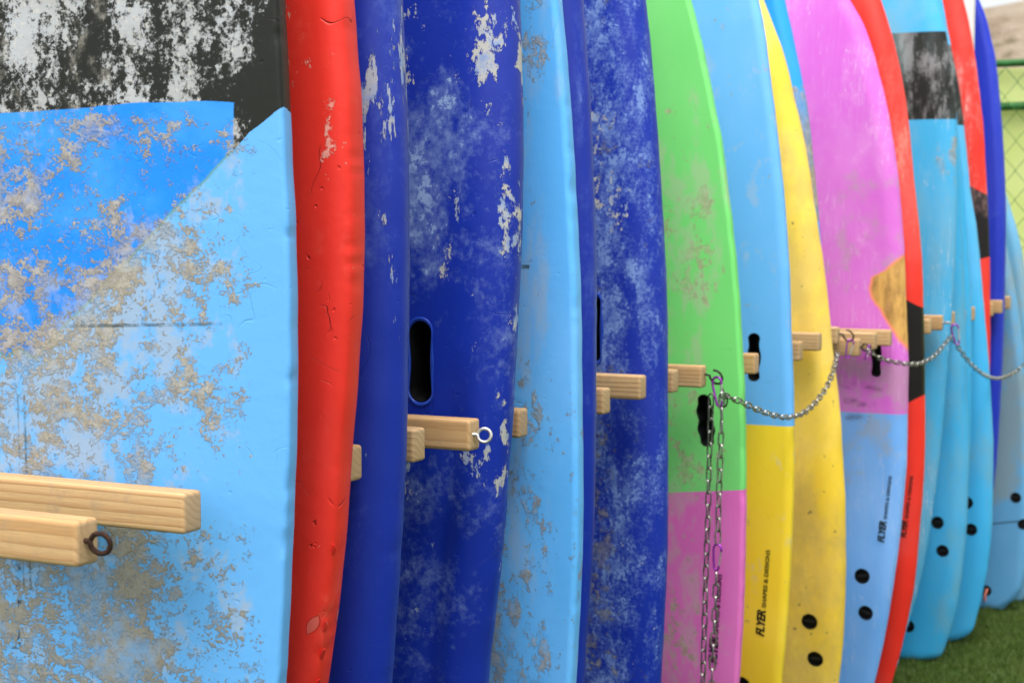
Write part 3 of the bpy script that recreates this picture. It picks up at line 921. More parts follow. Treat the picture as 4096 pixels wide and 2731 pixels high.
m1 = skin('pale_blue_foam', base1, 1.0, near=True, fade=0.0, film=dict(bias=film1, amt=0.50, lo=0.48, hi=0.66, scale=30, col=(0.44, 0.415, 0.36, 1)), crust=dict(bias=crust1, thr=0.492, scale=58, mid=11, low=0.85, rough=0.80, micro=0.36, amt=0.90, soft=0.05, stretch=1.15, col=(0.45, 0.405, 0.325, 1), dark=(0.32, 0.275, 0.20, 1), hgt=0.3, damp=(1.08, 1.42)), marks=marks1, creases=0.3, rough=0.5)
B1.text('BSSO', 88, 2420, 0.040, 0.0, 0.0008, 0, 0.95, M_INKFADE, 0.0004)
B1.text('LONG', 84, 2600, 0.022, 0.0, 0.0004, 0, 1.0, M_INKFADE, 0.0004)
finish(B1, m1, 'nearest board, sandy pale blue with dark blue point and scuffed black top')

# 2 ---- red
B2 = board('surfboard', 1.655, 0.085,
           [(1423, 0), (1438, 223), (1451, 415), (1456, 638), (1459, 896), (1455, 1155), (1445, 1347), (1429, 1602), (1407, 1857), (1400, 1986), (1378, 2241), (1346, 2528), (1317, 2731)],
           0.285, 2.35, 0.17, rock=(0.0625, 0.081), rf=0.030, rb=0.05, dz=0.005, dents=60, dent=0.0026, seed=2, edge=2.0, ra=0.20)
r0, r1, r2_ = B2.loc(1250, 440), B2.loc(1300, 760), B2.loc(1420, 1700)


def flk2(b):
    return b.add(b.add(b.mul(b.win(r0[0] + 0.012, r0[0] + 0.028, r1[1] - 0.02, r0[1] + 0.02, 0.006, 0.06), 0.13), -0.14),
                 b.mul(b.win(None, None, None, 1.2, 0.01, 0.1), -0.05))


def cr2(b):
    uu = b.curve(b.Z, [(0.5, B2.loc(1320, 2700)[0]), (0.83, B2.loc(1345, 2528)[0]), (1.05, B2.loc(1395, 1986)[0]), (1.2, B2.loc(1420, 1700)[0]), (1.3, B2.loc(1436, 1500)[0])])
    near = b.step(b.m('ABSOLUTE', b.sub(b.sub(b.U, uu), -0.006)), 0.0, 0.016, 0.20, -0.30)
    return b.add(near, b.mul(b.step(b.Z, 1.16, 1.24), -0.6))


u_, z_ = B2.loc(1245, 2500)
def marks2(b, c):
    du = b.sub(b.U, u_); dz_ = b.sub(b.Z, z_)
    a_ = b.m('DIVIDE', b.sub(b.mul(du, 0.86), b.mul(dz_, 0.5)), 0.0062); e_ = b.m('DIVIDE', b.add(b.mul(du, 0.5), b.mul(dz_, 0.86)), 0.0140)
    r_ = b.add(b.m('ABSOLUTE', a_), b.m('POWER', b.m('ABSOLUTE', e_), 2.0))
    c = b.mix(b.step(r_, 0.75, 1.0, 0.75, 0.0), c, (0.62, 0.13, 0.10, 1))
    return b.mix(b.step(b.m('ABSOLUTE', b.sub(r_, 1.0)), 0.0, 0.16, 0.8, 0.0), c, (0.30, 0.012, 0.008, 1))


m2 = skin('red_foam', RED, 20.0, near=True, marks=marks2, fade=0.06, flakes=dict(bias=flk2, thr=0.53, scale=60, stretch=0.8, low=0.5, col=(0.78, 0.36, 0.30, 1), col2=(0.72, 0.22, 0.17, 1), amt=0.85),
          crust=dict(bias=cr2, scale=260, rough=0.6, thr=0.56, low=0.5, col=(0.66, 0.42, 0.22, 1), dark=(0.42, 0.16, 0.07, 1), amt=0.85), creases=1.5, rough=0.52,
          scuff=dict(col=(0.80, 0.22, 0.16, 1), bias=-0.08, amt=0.5, scale=14))
def torn2():
    for (px, py, ln) in ((1343, 2580, 0.008), (1318, 2700, 0.007), (1352, 2470, 0.004), (1388, 2170, 0.004)):
        u, z = B2.hit(px - 8, py, 0.0)
        h = float(B2.half(z)); y = float(B2.face_y(h - 0.001, z))
        link('torn_flap', tube('torn_flap', [(h - 0.004, y + 0.004, z - 0.008), (h + 0.001, y + 0.002, z - 0.002), (h + ln * 0.55, y - 0.001, z + 0.003), (h + ln, y - 0.002, z + 0.004)], [0.004, 0.0032, 0.0016, 0.0003], 7), m2, B2.root)
B2.post.append(torn2)
finish(B2, m2, 'plain red board with chewed rail beside the nearest pale blue board')

# 3 ---- dark blue, first
B3 = board('surfboard', 1.80, 0.085,
           [(1592, 0), (1604, 287), (1615, 517), (1621, 746), (1623, 896), (1621, 1187), (1613, 1474), (1609, 1704), (1604, 1831), (1592, 2118), (1575, 2405), (1552, 2731)],
           0.285, 2.35, 0.16, rock=(0.075, 0.081), rf=0.060, rb=0.04, dz=0.009, dents=20, dent=0.0016, seed=3, edge=2.0)
a3, b3 = B3.loc(1455, 300), B3.loc(1550, 700)


def flk3(b):
    return b.add(b.mul(b.win(a3[0] - 0.01, b3[0] - 0.002, b3[1] + 0.02, 1.62, 0.006, 0.05), 0.12), b.curve(b.Z, [(0.8, -0.2), (1.15, -0.14), (1.3, -0.06), (b3[1], -0.055), (b3[1] + 0.1, -0.045), (1.7, -0.04)]))


m3 = skin('navy_skin_a', NAVY, 40.0, near=True, fade=0.05, scuff=dict(col=FADE, bias=-0.055, lo=0.50, hi=0.70, amt=0.55, scale=8, stretch=0.35, fine=0.4),
          flakes=dict(bias=flk3, thr=0.600, scale=66, stretch=0.25, low=0.8, mid=22, amt=0.85, col=(0.42, 0.44, 0.46, 1), col2=(0.24, 0.34, 0.58, 1)), creases=0.5, rough=0.42, spec=0.28)
finish(B3, m3, 'dark blue board with pale peeling streaks, just behind the red one')

# 4 ---- dark blue with the moulded hand hole
B4 = board('surfboard', 2.15, 0.10,
           [(2070, 0), (2077, 287), (2079, 574), (2076, 898), (2065, 1187), (2051, 1474), (2038, 1704), (2027, 1831), (2008, 2118), (1980, 2405), (1951, 2635), (1942, 2731)],
           0.285, 2.40, 0.15, rock=(0.075, 0.09), rf=0.075, rb=0.05, dz=0.009, dents=10, dent=0.0015, seed=4, edge=2.0)
c0 = B4.loc(1810, 2000); c1 = B4.loc(1740, 2700); c2 = B4.loc(1850, 1780)
B4.channels = [([(0.3, c1[0] - 0.04), (c1[1], c1[0] - 0.012), (c0[1], c0[0] - 0.012), (c2[1] + 0.15, c2[0])], 0.022, 0.011)]
bpy.data.objects.remove(B4.body); B4.make_mesh(0.009, 10, 0.0015, 4)
h4 = B4.loc(1681, 1447); t4 = B4.loc(1684, 1283); l4 = B4.loc(1632, 1447); rr4 = B4.loc(1731, 1447)
poly4 = stadium(h4[0], h4[1], (rr4[0] - l4[0]) / 2 * 0.94, (t4[1] - h4[1]), waist=0.14)
B4.outline_cut(poly4, 0.062)
B4.post.append(lambda: B4.cup(poly4, 0.058, M_BLACK, 'handle_cup', 0.0022))
blue_rim = plain('blue_rim', (0.012, 0.055, 0.42, 1), 0.35, 0.5, 0, 0.1, 60)
B4.post.append(lambda: B4.cup(poly4, 0.014, blue_rim, 'handle_rim', 0.0001, 0.0060, 0.0018, False))
p4 = [B4.loc(*v_) for v_ in ((1960, 300), (1985, 750), (1950, 1050), (1620, 100), (1660, 400))]


def flk4(b):
    a = b.mul(b.win(p4[0][0] - 0.035, p4[0][0] + 0.03, p4[1][1] + 0.05, 1.75, 0.016, 0.10), 0.125)
    a = b.mx(a, b.mul(b.win(p4[1][0] - 0.008, p4[1][0] + 0.016, p4[2][1] - 0.03, p4[0][1], 0.010, 0.05), 0.12))
    a = b.mx(a, b.mul(b.win(None, p4[4][0] - 0.005, p4[4][1], 1.75, 0.012, 0.05), 0.15))
    a = b.mx(a, b.mul(b.win(None, p4[0][0] + 0.03, 1.66, None, 0.03, 0.06), 0.10))
    a = b.mx(a, b.mul(b.win(p4[2][0] - 0.05, p4[2][0] + 0.04, 1.02, p4[2][1], 0.03, 0.05), 0.03))
    return b.sub(b.mul(a, 1.15), 0.155)


s4 = [B4.loc(*v_) for v_ in ((1760, 420), (1740, 850), (1700, 2000), (1660, 2400))]


def scf4(b):
    a = b.mul(b.win(s4[0][0] - 0.10, s4[0][0] + 0.035, s4[1][1] - 0.05, s4[0][1] + 0.04, 0.035, 0.07), 0.13)
    a = b.mx(a, b.mul(b.win(None, s4[1][0] + 0.01, s4[3][1] - 0.2, 1.0, 0.03, 0.05), 0.06))
    return b.sub(a, 0.085)


m4 = skin('navy_skin_b', NAVY, 60.0, near=True, fade=0.05, scuff=dict(col=(0.30, 0.42, 0.66, 1), bias=scf4, lo=0.47, hi=0.74, amt=0.9, scale=9, stretch=0.8, rot=0.5, fine=0.45),
          flakes=dict(bias=flk4, thr=0.545, scale=44, stretch=0.55, low=0.8, mid=16), creases=0.5, rough=0.42, spec=0.28,
          grime=0.0)
finish(B4, m4, 'dark blue board with a long black hand hole above two wooden pegs')

# 5 ---- pale blue
B5 = board('surfboard', 2.345, 0.075,
           [(2258, 0), (2278, 201), (2295, 402), (2310, 631), (2323, 898), (2336, 1187), (2341, 1417), (2345, 1704), (2346, 1831), (2344, 2061), (2337, 2290), (2327, 2520), (2317, 2731)],
           0.285, 2.40, 0.18, rock=(0.0625, 0.072), rf=0.010, rb=0.05, dz=0.008, dents=24, dent=0.002, seed=5, edge=2.0, ra=0.12)
k5 = [B5.loc(*v_) for v_ in ((2118, 1064), (2060, 1078), (2250, 1500), (2300, 2300), (2120, 2500))]


def crust5(b):
    cz = b.curve(b.Z, [(0.4, 0.06), (0.9, 0.045), (1.1, 0.0), (1.25, -0.045), (1.4, -0.065), (1.75, -0.05)])
    cu = b.curve(b.U, [(-0.3, 0.06), (k5[4][0], 0.04), (k5[2][0] - 0.04, 0.0), (k5[2][0] + 0.02, -0.03), (0.26, -0.10), (0.3, -0.25)])
    return b.add(cz, cu)


m5 = skin('pale_blue_foam_b', (0.105, 0.43, 0.88, 1), 80.0, near=True, fade=0.12, film=dict(bias=lambda b: b.curve(b.U, [(-0.3, 0.04), (0.2, 0.02), (0.25, -0.05), (0.3, -0.3)]), amt=0.42, scale=12, stretch=0.25, lo=0.48, hi=0.64, col=(0.42, 0.45, 0.45, 1)),
          crust=dict(bias=crust5, thr=0.605, scale=66, mid=15, micro=0.30, amt=0.75, stretch=0.6, low=0.95, col=(0.40, 0.35, 0.26, 1), dark=(0.27, 0.225, 0.14, 1), hgt=0.5, soft=0.03), marks=lambda b, c: box_mark(b, c, k5[1][0] - 0.1, k5[0][0], k5[0][1] - 0.0045, k5[0][1] + 0.0018, (0.04, 0.07, 0.08, 1), 0.9, 80, 0.4),
          creases=0.35, rough=0.45)
finish(B5, m5, 'pale blue board with a short dark tick mark, between two dark blue boards')

# 6 ---- thin strip of dark blue
B6 = board('surfboard', 2.47, 0.075,
           [(2327, 0), (2341, 201), (2356, 402), (2367, 689), (2374, 898), (2380, 1244), (2380, 1589), (2376, 1831), (2370, 2061), (2360, 2290), (2341, 2577), (2333, 2731)],
           0.285, 2.38, 0.16, rock=(0.0625, 0.072), rf=0.05, rb=0.04, dz=0.012, dents=8, dent=0.0012, seed=6)
m6 = skin('navy_skin_c', NAVY, 100.0, fade=0.05, scuff=dict(col=FADE, bias=-0.07, amt=0.6, scale=10), creases=0.4, rough=0.38, spec=0.32)
finish(B6, m6, 'clean dark blue board showing only a narrow strip behind the pale blue one')

# 7 ---- worn dark blue
B7 = board('surfboard', 2.90, 0.095,
           [(2577, 0), (2595, 172), (2615, 402), (2629, 574), (2641, 746), (2650, 900), (2660, 1130), (2664, 1302), (2666, 1531), (2669, 1800), (2668, 2003), (2665, 2175), (2656, 2405), (2648, 2577), (2639, 2731)],
           0.285, 2.42, 0.16, rock=(0.075, 0.081), rf=0.065, rb=0.05, dz=0.010, dents=10, dent=0.0015, seed=7)
h7 = B7.loc(2372, 1315); t7 = B7.loc(2372, 1180); r7 = B7.loc(2403, 1315)
poly7 = stadium(h7[0], h7[1], r7[0] - h7[0], t7[1] - h7[1], waist=0.12)
B7.outline_cut(poly7, 0.06)
B7.post.append(lambda: B7.cup(poly7, 0.056, M_BLACK, 'handle_cup', 0.0022))
B7.post.append(lambda: B7.cup(poly7, 0.014, blue_rim, 'handle_rim', 0.0001, 0.008, 0.0026, False))
w7 = B7.loc(2440, 1900)


def scf7(b):
    cu = b.curve(b.U, [(-0.3, 0.02), (0.1, 0.02), (0.20, 0.01), (0.245, -0.06), (0.29, -0.08)])
    cz = b.curve(b.Z, [(0.4, 0.0), (0.75, 0.02), (1.05, 0.02), (1.3, 0.03), (1.6, -0.01), (1.85, -0.05)])
    return b.add(cu, cz)


m7 = skin('navy_skin_d', NAVY, 120.0, near=True, fade=0.05, scuff=dict(col=(0.20, 0.32, 0.62, 1), bias=scf7, lo=0.47, hi=0.68, amt=0.85, scale=17, stretch=0.5, fine=0.55),
          flakes=dict(bias=lambda b: b.add(-0.10, b.mul(b.win(None, 0.23, 1.32, 1.75, 0.02, 0.05), 0.085)), thr=0.60, scale=60, stretch=0.9, low=0.45),
          crust=dict(bias=lambda b: b.add(-0.12, b.mul(b.win(None, w7[0] + 0.004, None, 1.05, 0.03, 0.08), 0.17)), thr=0.56, scale=40, mid=10, amt=0.62, col=(0.33, 0.32, 0.30, 1), dark=(0.20, 0.19, 0.15, 1), soft=0.06),
          creases=0.5, rough=0.46, spec=0.26)
finish(B7, m7, 'heavily scuffed dark blue board in front of the green and pink one')

# 8 ---- green over pink
B8 = board('surfboard', 3.28, 0.075,
           [(2773, 0), (2810, 138), (2844, 287), (2879, 459), (2902, 574), (2922, 746), (2941, 900), (2959, 1072), (2974, 1244), (2982, 1388), (2991, 1560), (2995, 1800), (2996, 1975), (2994, 2175), (2987, 2405), (2976, 2577), (2966, 2731)],
           0.285, 2.36, 0.17, rock=(0.075, 0.081), rf=0.009, rb=0.05, dz=0.008, dents=26, dent=0.002, seed=8, edge=2.0, ra=0.11)
h8 = B8.loc(2824, 1682); t8 = B8.loc(2812, 1579); r8 = B8.loc(2859, 1682)
poly8 = stadium(h8[0], h8[1], r8[0] - h8[0], t8[1] - h8[1], lobes=3, tilt=R(-4))
B8.outline_cut(poly8, 0.05)
B8.post.append(lambda: B8.cup(poly8, 0.046, M_BLACK, 'handle_cup', 0.0005, 0.0016, 0.0006))
zl8 = (B8.loc(2670, 1970), B8.loc(2990, 1958))


def base8(b):
    zl = b.curve(b.U, [(-0.3, zl8[0][1] - 0.008), (zl8[0][0], zl8[0][1]), (zl8[1][0], zl8[1][1])])
    return b.mix(b.step(b.sub(b.Z, zl), -0.0007, 0.0007), PINK, GREEN)


m8 = skin('green_pink_foam', base8, 140.0, fade=0.12, film=dict(bias=lambda b: b.add(b.curve(b.U, [(-0.3, 0.06), (0.10, 0.04), (0.19, 0.01), (0.25, -0.07), (0.29, -0.2)]), b.curve(b.Z, [(0.4, 0.03), (0.88, 0.02), (0.95, -0.02), (1.3, 0.04), (1.6, 0.03), (1.75, -0.12), (2.0, -0.2)])), amt=0.42, scale=13, stretch=0.5, lo=0.52, hi=0.64, col=(0.44, 0.44, 0.34, 1)),
          crust=dict(bias=lambda b: b.add(b.curve(b.U, [(-0.3, 0.0), (0.22, -0.01), (0.25, -0.08), (0.29, -0.3)]), b.curve(b.Z, [(0.4, 0.03), (0.90, 0.03), (0.97, -0.02), (1.15, -0.05), (1.25, 0.0), (1.62, 0.01), (1.72, -0.08), (2.0, -0.15)])), thr=0.60, scale=40, mid=12, stretch=0.7, soft=0.05, col=(0.46, 0.40, 0.30, 1), dark=(0.30, 0.27, 0.16, 1), amt=0.75),
          creases=0.5, rough=0.45)
logo(B8, 2868, 2655, 0.0265, 0.018, R(5), 0.0022)
finish(B8, m8, 'bright green board with pink tail behind the two hanging chain strands')

# 9 ---- pale blue over yellow
B9 = board('surfboard', 3.57, 0.075,
           [(3040, 0), (3065, 115), (3091, 316), (3111, 459), (3129, 631), (3146, 804), (3153, 900), (3169, 1130), (3174, 1302), (3182, 1531), (3185, 1800), (3180, 2061), (3169, 2290), (3154, 2520), (3134, 2731)],
           0.285, 2.40, 0.17, rock=(0.075, 0.081), rf=0.020, rb=0.05, dz=0.009, dents=16, dent=0.0016, seed=9, edge=2.0, ra=0.2)
h9 = B9.loc(3016, 1428); t9 = B9.loc(3014, 1334); r9 = B9.loc(3042, 1428)
poly9 = stadium(h9[0], h9[1], r9[0] - h9[0], t9[1] - h9[1], lobes=2)
B9.outline_cut(poly9, 0.05)
B9.post.append(lambda: B9.cup(poly9, 0.046, M_BLACK, 'handle_cup', 0.0005, 0.0016, 0.0006))
zl9 = B9.loc(3090, 1702)[1]
m9 = skin('blue_yellow_foam', lambda b: b.mix(b.step(b.Z, zl9 - 0.0007, zl9 + 0.0007), YEL, LB), 160.0, fade=0.12,
          film=dict(bias=lambda b: b.add(-0.03, b.mul(b.win(None, 0.22, 1.3, 1.8, 0.03, 0.06), 0.05)), amt=0.30, scale=18, stretch=0.6, lo=0.54, hi=0.64, col=(0.44, 0.46, 0.52, 1)),
          crust=dict(bias=lambda b: b.add(-0.125, b.mul(b.win(None, 0.22, 1.35, 1.7, 0.03, 0.06), 0.03)), thr=0.60, scale=46, mid=12, amt=0.6), creases=0.6, rough=0.52)
logo(B9, 3056, 2545, 0.0275, 0.0185, R(5.5), 0.0022)
B9.plug(2968, 2740, 0.019)
finish(B9, m9, 'pale blue board with clean yellow tail and black lettering')

# 10 ---- yellow
B10 = board('surfboard', 4.02, 0.085,
            [(3054, 0), (3097, 115), (3137, 230), (3177, 402), (3212, 545), (3238, 689), (3258, 832), (3269, 900), (3298, 1101), (3315, 1244), (3329, 1388), (3347, 1531), (3361, 1675), (3368, 1815), (3381, 2032), (3383, 2233), (3378, 2405), (3370, 2577), (3355, 2731)],
            0.285, 2.25, 0.17, rock=(0.075, 0.081), rf=0.055, rb=0.04, dz=0.012, dents=8, dent=0.001, seed=10)
B10.plug(3237, 2485, 0.0195); B10.plug(3257, 2637, 0.0195)
m10 = skin('yellow_foam', (0.84, 0.58, 0.045, 1), 180.0, fade=0.25, film=dict(bias=0.03, amt=0.5, scale=7, stretch=0.6, lo=0.46, hi=0.64, col=(0.62, 0.42, 0.13, 1)), grime=0.34, creases=0.4, rough=0.45)
finish(B10, m10, 'grubby all-yellow board with two black fin plugs')

# 11 ---- mid blue with sand, behind the yellow
B11 = board('surfboard', 4.13, 0.07,
            [(3140, 0), (3166, 115), (3189, 230), (3212, 344), (3232, 459), (3252, 631), (3276, 880), (3280, 957), (3292, 1055), (3300, 1300), (3300, 1800), (3280, 2300), (3250, 2700)],
            0.285, 2.32, 0.16, rock=(0.075, 0.081), rf=0.03, rb=0.03, dz=0.014, seed=11)
z11 = B11.loc(3195, 330)[1]
m11 = skin('azure_foam', (0.012, 0.30, 0.82, 1), 200.0, fade=0.05, crust=dict(bias=lambda b: b.add(b.curve(b.Z, [(0.5, 0.3), (z11 - 0.12, 0.3), (z11, 0.05), (z11 + 0.05, -0.4)]), b.step(b.U, 0.255, 0.275, 0.0, -0.5)), thr=0.53, scale=13, col=(0.40, 0.33, 0.20, 1)), creases=0.3)
finish(B11, m11, 'bright blue sandy board squeezed between the yellow and the magenta board')

# 12 ---- magenta over sky blue
B12 = board('surfboard', 4.545, 0.075,
            [(3398, 0), (3453, 98), (3487, 189), (3521, 310), (3550, 431), (3573, 574), (3593, 718), (3609, 898), (3618, 1015), (3623, 1187), (3629, 1359), (3633, 1474), (3631, 1646), (3628, 1815), (3613, 2003), (3596, 2175), (3573, 2348), (3544, 2520), (3513, 2663), (3496, 2731)],
            0.29, 2.24, 0.15, rock=(0.075, 0.022), rf=0.045, rb=0.035, dz=0.012, dents=8, dent=0.001, seed=12)
h12 = B12.loc(3506, 1415); t12 = B12.loc(3506, 1322); r12 = B12.loc(3528, 1415)
poly12 = stadium(h12[0], h12[1], r12[0] - h12[0], t12[1] - h12[1], lobes=2)
B12.outline_cut(poly12, 0.05)
B12.post.append(lambda: B12.cup(poly12, 0.046, M_BLACK, 'handle_cup', 0.0005, 0.0016, 0.0006))
B12.plug(3448, 2303, 0.0205, slot=0.3); B12.plug(3459, 2452, 0.0205, slot=0.9)
zl12 = B12.loc(3500, 1653)[1]
pp12 = [B12.loc(*v_) for v_ in ((3640, 985), (3612, 1015), (3545, 1080), (3488, 1108), (3480, 1150), (3490, 1195), (3520, 1235), (3570, 1320), (3622, 1400), (3640, 1440))]


def marks12(b, c):
    wob = b.mul(b.sub(b.noise(24, 4, 0.6, seed=3), 0.5), 0.012)
    ue = b.curve(b.Z, [(z, u) for u, z in pp12])
    inside = b.sub(b.add(b.U, wob), ue)
    zin = b.win(None, None, pp12[-1][1], pp12[0][1], 0.01, 0.003)
    f = b.mul(b.step(inside, -0.001, 0.002), zin)
    pc = b.mix(b.step(b.noise(12, 6, 0.68, seed=4, vec=b.vec(3, 1, 0.7)), 0.38, 0.60), (0.34, 0.185, 0.055, 1), (0.64, 0.36, 0.10, 1))
    pc = b.mix(b.step(b.noise(18, 5, 0.6, seed=6), 0.55, 0.68, 0, 0.7), pc, (0.66, 0.36, 0.24, 1))
    c = b.mix(f, c, pc)
    rim = b.mul(b.step(b.m('ABSOLUTE', inside), 0.001, 0.009, 0.8, 0.0), zin)
    c = b.mix(rim, c, (0.84, 0.26, 0.11, 1))
    for (x0, y0, x1, y1) in ((3345, 1530, 3485, 1553), (3480, 1545, 3530, 1560), (3375, 1595, 3430, 1612), (3430, 1608, 3500, 1625), (3380, 1658, 3480, 1680)):
        u0, z0 = B12.loc(x0, y0); u1, z1 = B12.loc(x1, y1)
        w = b.win(u0, u1, z1, z0, 0.008, 0.010)
        n = b.step(b.noise(40, 5, 0.65, seed=8, vec=b.vec(0.6, 1, 1.4)), 0.36, 0.60)
        c = b.mix(b.mul(b.mul(w, n), 0.8), c, (0.075, 0.03, 0.06, 1))
    return c


m12 = skin('magenta_blue_foam', lambda b: b.mix(b.step(b.Z, zl12 - 0.0008, zl12 + 0.0008), (0.14, 0.37, 0.80, 1), MAG), 220.0, fade=0.2,
           scuff=dict(col=(0.74, 0.36, 0.68, 1), bias=lambda b: b.curve(b.Z, [(0.9, -0.2), (1.0, -0.05), (1.3, 0.0), (1.6, 0.02), (1.85, -0.05)]), amt=0.45, scale=9, stretch=0.8, rot=0.6), scratches=0.5,
           film=dict(bias=lambda b: b.curve(b.Z, [(0.0, -0.2), (0.5, -0.08), (0.8, 0.06), (1.0, 0.08), (1.03, -0.06), (1.6, 0.0), (1.9, -0.2)]), amt=0.45, scale=9, lo=0.52, hi=0.66, col=(0.36, 0.33, 0.27, 1)),
           marks=marks12, creases=0.4, rough=0.45)
logo(B12, 3536, 2170, 0.0265, 0.0165, R(6), 0.0022)
finish(B12, m12, 'magenta board with sky blue tail and a brown patch at its rail')

# 13 ---- red with black panel
B13 = board('surfboard', 4.67, 0.085,
            [(3524, 0), (3556, 98), (3582, 195), (3608, 321), (3628, 448), (3642, 574), (3656, 718), (3675, 900), (3688, 1072), (3692, 1216), (3697, 1359), (3699, 1531), (3698, 1815), (3691, 1975), (3676, 2147), (3659, 2319), (3633, 2463), (3602, 2606), (3567, 2731)],
            0.29, 2.32, 0.15, rock=(0.075, 0.022), rf=0.055, rb=0.035, dz=0.012, seed=13)


def red_black(B, t0, t1, b0, b1, flip=False):
    t0, t1, b0, b1 = B.loc(*t0), B.loc(*t1), B.loc(*b0), B.loc(*b1)
    def f(b):
        zt = b.curve(b.U, [(t0[0], t0[1]), (t1[0], t1[1])]); zb = b.curve(b.U, [(b0[0], b0[1]), (b1[0], b1[1])])
        k = b.mul(b.step(b.sub(zt, b.Z), -0.001, 0.001), b.step(b.sub(b.Z, zb), -0.001, 0.001))
        return b.mix(k, RED, (0.008, 0.006, 0.006, 1))
    return f


m13 = skin('red_black_foam', red_black(B13, (3626, 1200), (3692, 1240), (3634, 1610), (3698, 1576)), 240.0, fade=0.08,
           scuff=dict(col=(0.80, 0.26, 0.20, 1), bias=lambda b: b.curve(b.Z, [(1.2, -0.3), (1.3, -0.1), (1.5, 0.03), (1.85, 0.0), (2.0, -0.15)]), amt=0.6, scale=9, stretch=0.3), creases=0.3, rough=0.42)
logo(B13, 3622, 2150, 0.0215, 0.0165, R(6), 0.0022)
finish(B13, m13, 'red board with a black panel, right beside the magenta one')

# 14 to 17 ---- four turquoise-blue boards side by side
def band(B, y0, y1, px):
    za, zb = B.loc(px, y0)[1], B.loc(px, y1)[1]
    def f(b):
        k = b.win(None, None, zb, za, 0.01, 0.001)
        wr = b.step(b.add(b.noise(9, 8, 0.68, seed=33, vec=b.vec(2.4, 1, 0.7)), b.mul(b.sub(b.noise(110, 4, 0.7, seed=34), 0.5), 0.2)), 0.50, 0.66)
        kc = b.mix(b.mul(wr, 0.75), (0.011, 0.012, 0.010, 1), (0.26, 0.26, 0.27, 1))
        return b.mix(k, LB2, kc)
    return f


tb = [(3756, 0), (3784, 126), (3802, 240), (3814, 344), (3823, 482), (3827, 700), (3826, 896), (3815, 1130), (3806, 1270), (3792, 1450), (3774, 1650), (3757, 1831), (3728, 2061), (3700, 2230), (3659, 2405), (3610, 2570)]
B14 = board('surfboard', 5.03, 0.07, tb, 0.285, 2.40, 0.14, rock=(0.075, 0.022), rf=0.060, rb=0.035, dz=0.014, seed=14)
m14 = skin('turquoise_foam_a', band(B14, 126, 478, 3720), 260.0, fade=0.1, scratches=0.8, crust=dict(bias=lambda b: b.add(b.step(b.Z, 1.66, 1.70, -0.12, -0.5), b.mul(b.win(0.2, None, 1.35, 1.72, 0.03, 0.05), 0.07)), thr=0.575, scale=16, stretch=0.5, col=(0.44, 0.36, 0.24, 1), amt=0.7),
           film=dict(bias=-0.03, amt=0.35, scale=5, stretch=0.4, col=(0.25, 0.36, 0.36, 1)), creases=0.3)
finish(B14, m14, 'turquoise blue board with a scratched black band near its top')

tb = [(3744, 0), (3770, 150), (3806, 350), (3832, 600), (3844, 800), (3850, 960), (3856, 1130), (3862, 1360), (3869, 1600), (3873, 1831), (3869, 2061), (3854, 2233), (3831, 2405), (3803, 2520), (3772, 2610)]
B15 = board('surfboard', 5.18, 0.075, tb, 0.285, 2.30, 0.17, rock=(0.075, 0.022), rf=0.050, rb=0.03, dz=0.012, seed=15, tail_T=0.6)
ch = [B15.loc(*v_) for v_ in ((3700, 2560), (3735, 2300), (3800, 1900), (3815, 1500))]
B15.plug(3750, 2089, 0.0185, slot=0.4); B15.plug(3770, 2203, 0.0185, slot=0.2); B15.plug(3630, 2506, 0.0185)
m15 = skin('turquoise_foam_b', (0.036, 0.36, 0.66, 1), 280.0, fade=0.1, film=dict(bias=-0.02, amt=0.4, scale=6, stretch=0.35, col=(0.20, 0.33, 0.30, 1)), grime=0.12, creases=0.3)
finish(B15, m15, 'turquoise blue board with squared tail and two fin plugs, nearest on the turf')

tb = [(3730, 0), (3780, 200), (3820, 420), (3850, 700), (3872, 1000), (3885, 1270), (3886, 1600), (3874, 1900), (3840, 2200), (3795, 2450), (3770, 2550)]
B16 = board('surfboard', 5.32, 0.06, tb, 0.285, 2.25, 0.16, rock=(0.075, 0.022), rf=0.045, rb=0.03, dz=0.014, seed=16)
m16 = skin('turquoise_foam_c', (0.038, 0.365, 0.67, 1), 300.0, fade=0.1, film=dict(bias=-0.02, amt=0.35, scale=6, stretch=0.35, col=(0.20, 0.33, 0.30, 1)), creases=0.3)
finish(B16, m16, 'turquoise blue board of which only a sliver shows between its two turquoise neighbours')

tb = [(3770, 0), (3799, 161), (3814, 241), (3834, 344), (3854, 488), (3869, 631), (3883, 775), (3904, 900), (3923, 1072), (3938, 1244), (3952, 1417), (3963, 1589), (3974, 1815), (3969, 2061), (3952, 2261), (3923, 2405), (3895, 2508)]
B17 = board('surfboard', 5.455, 0.07, tb, 0.29, 2.32, 0.17, rock=(0.075, 0.022), rf=0.050, rb=0.03, dz=0.012, seed=17, tail_T=0.6)
B17.plug(3884, 2117, 0.0185); B17.plug(3868, 2010, 0.0185)
m17 = skin('turquoise_foam_d', band(B17, 175, 500, 3835), 320.0, fade=0.1, film=dict(bias=-0.02, amt=0.4, scale=6, stretch=0.35, col=(0.20, 0.33, 0.30, 1)), grime=0.1, creases=0.3)
finish(B17, m17, 'turquoise blue board with squared tail, the last turquoise one before the red')

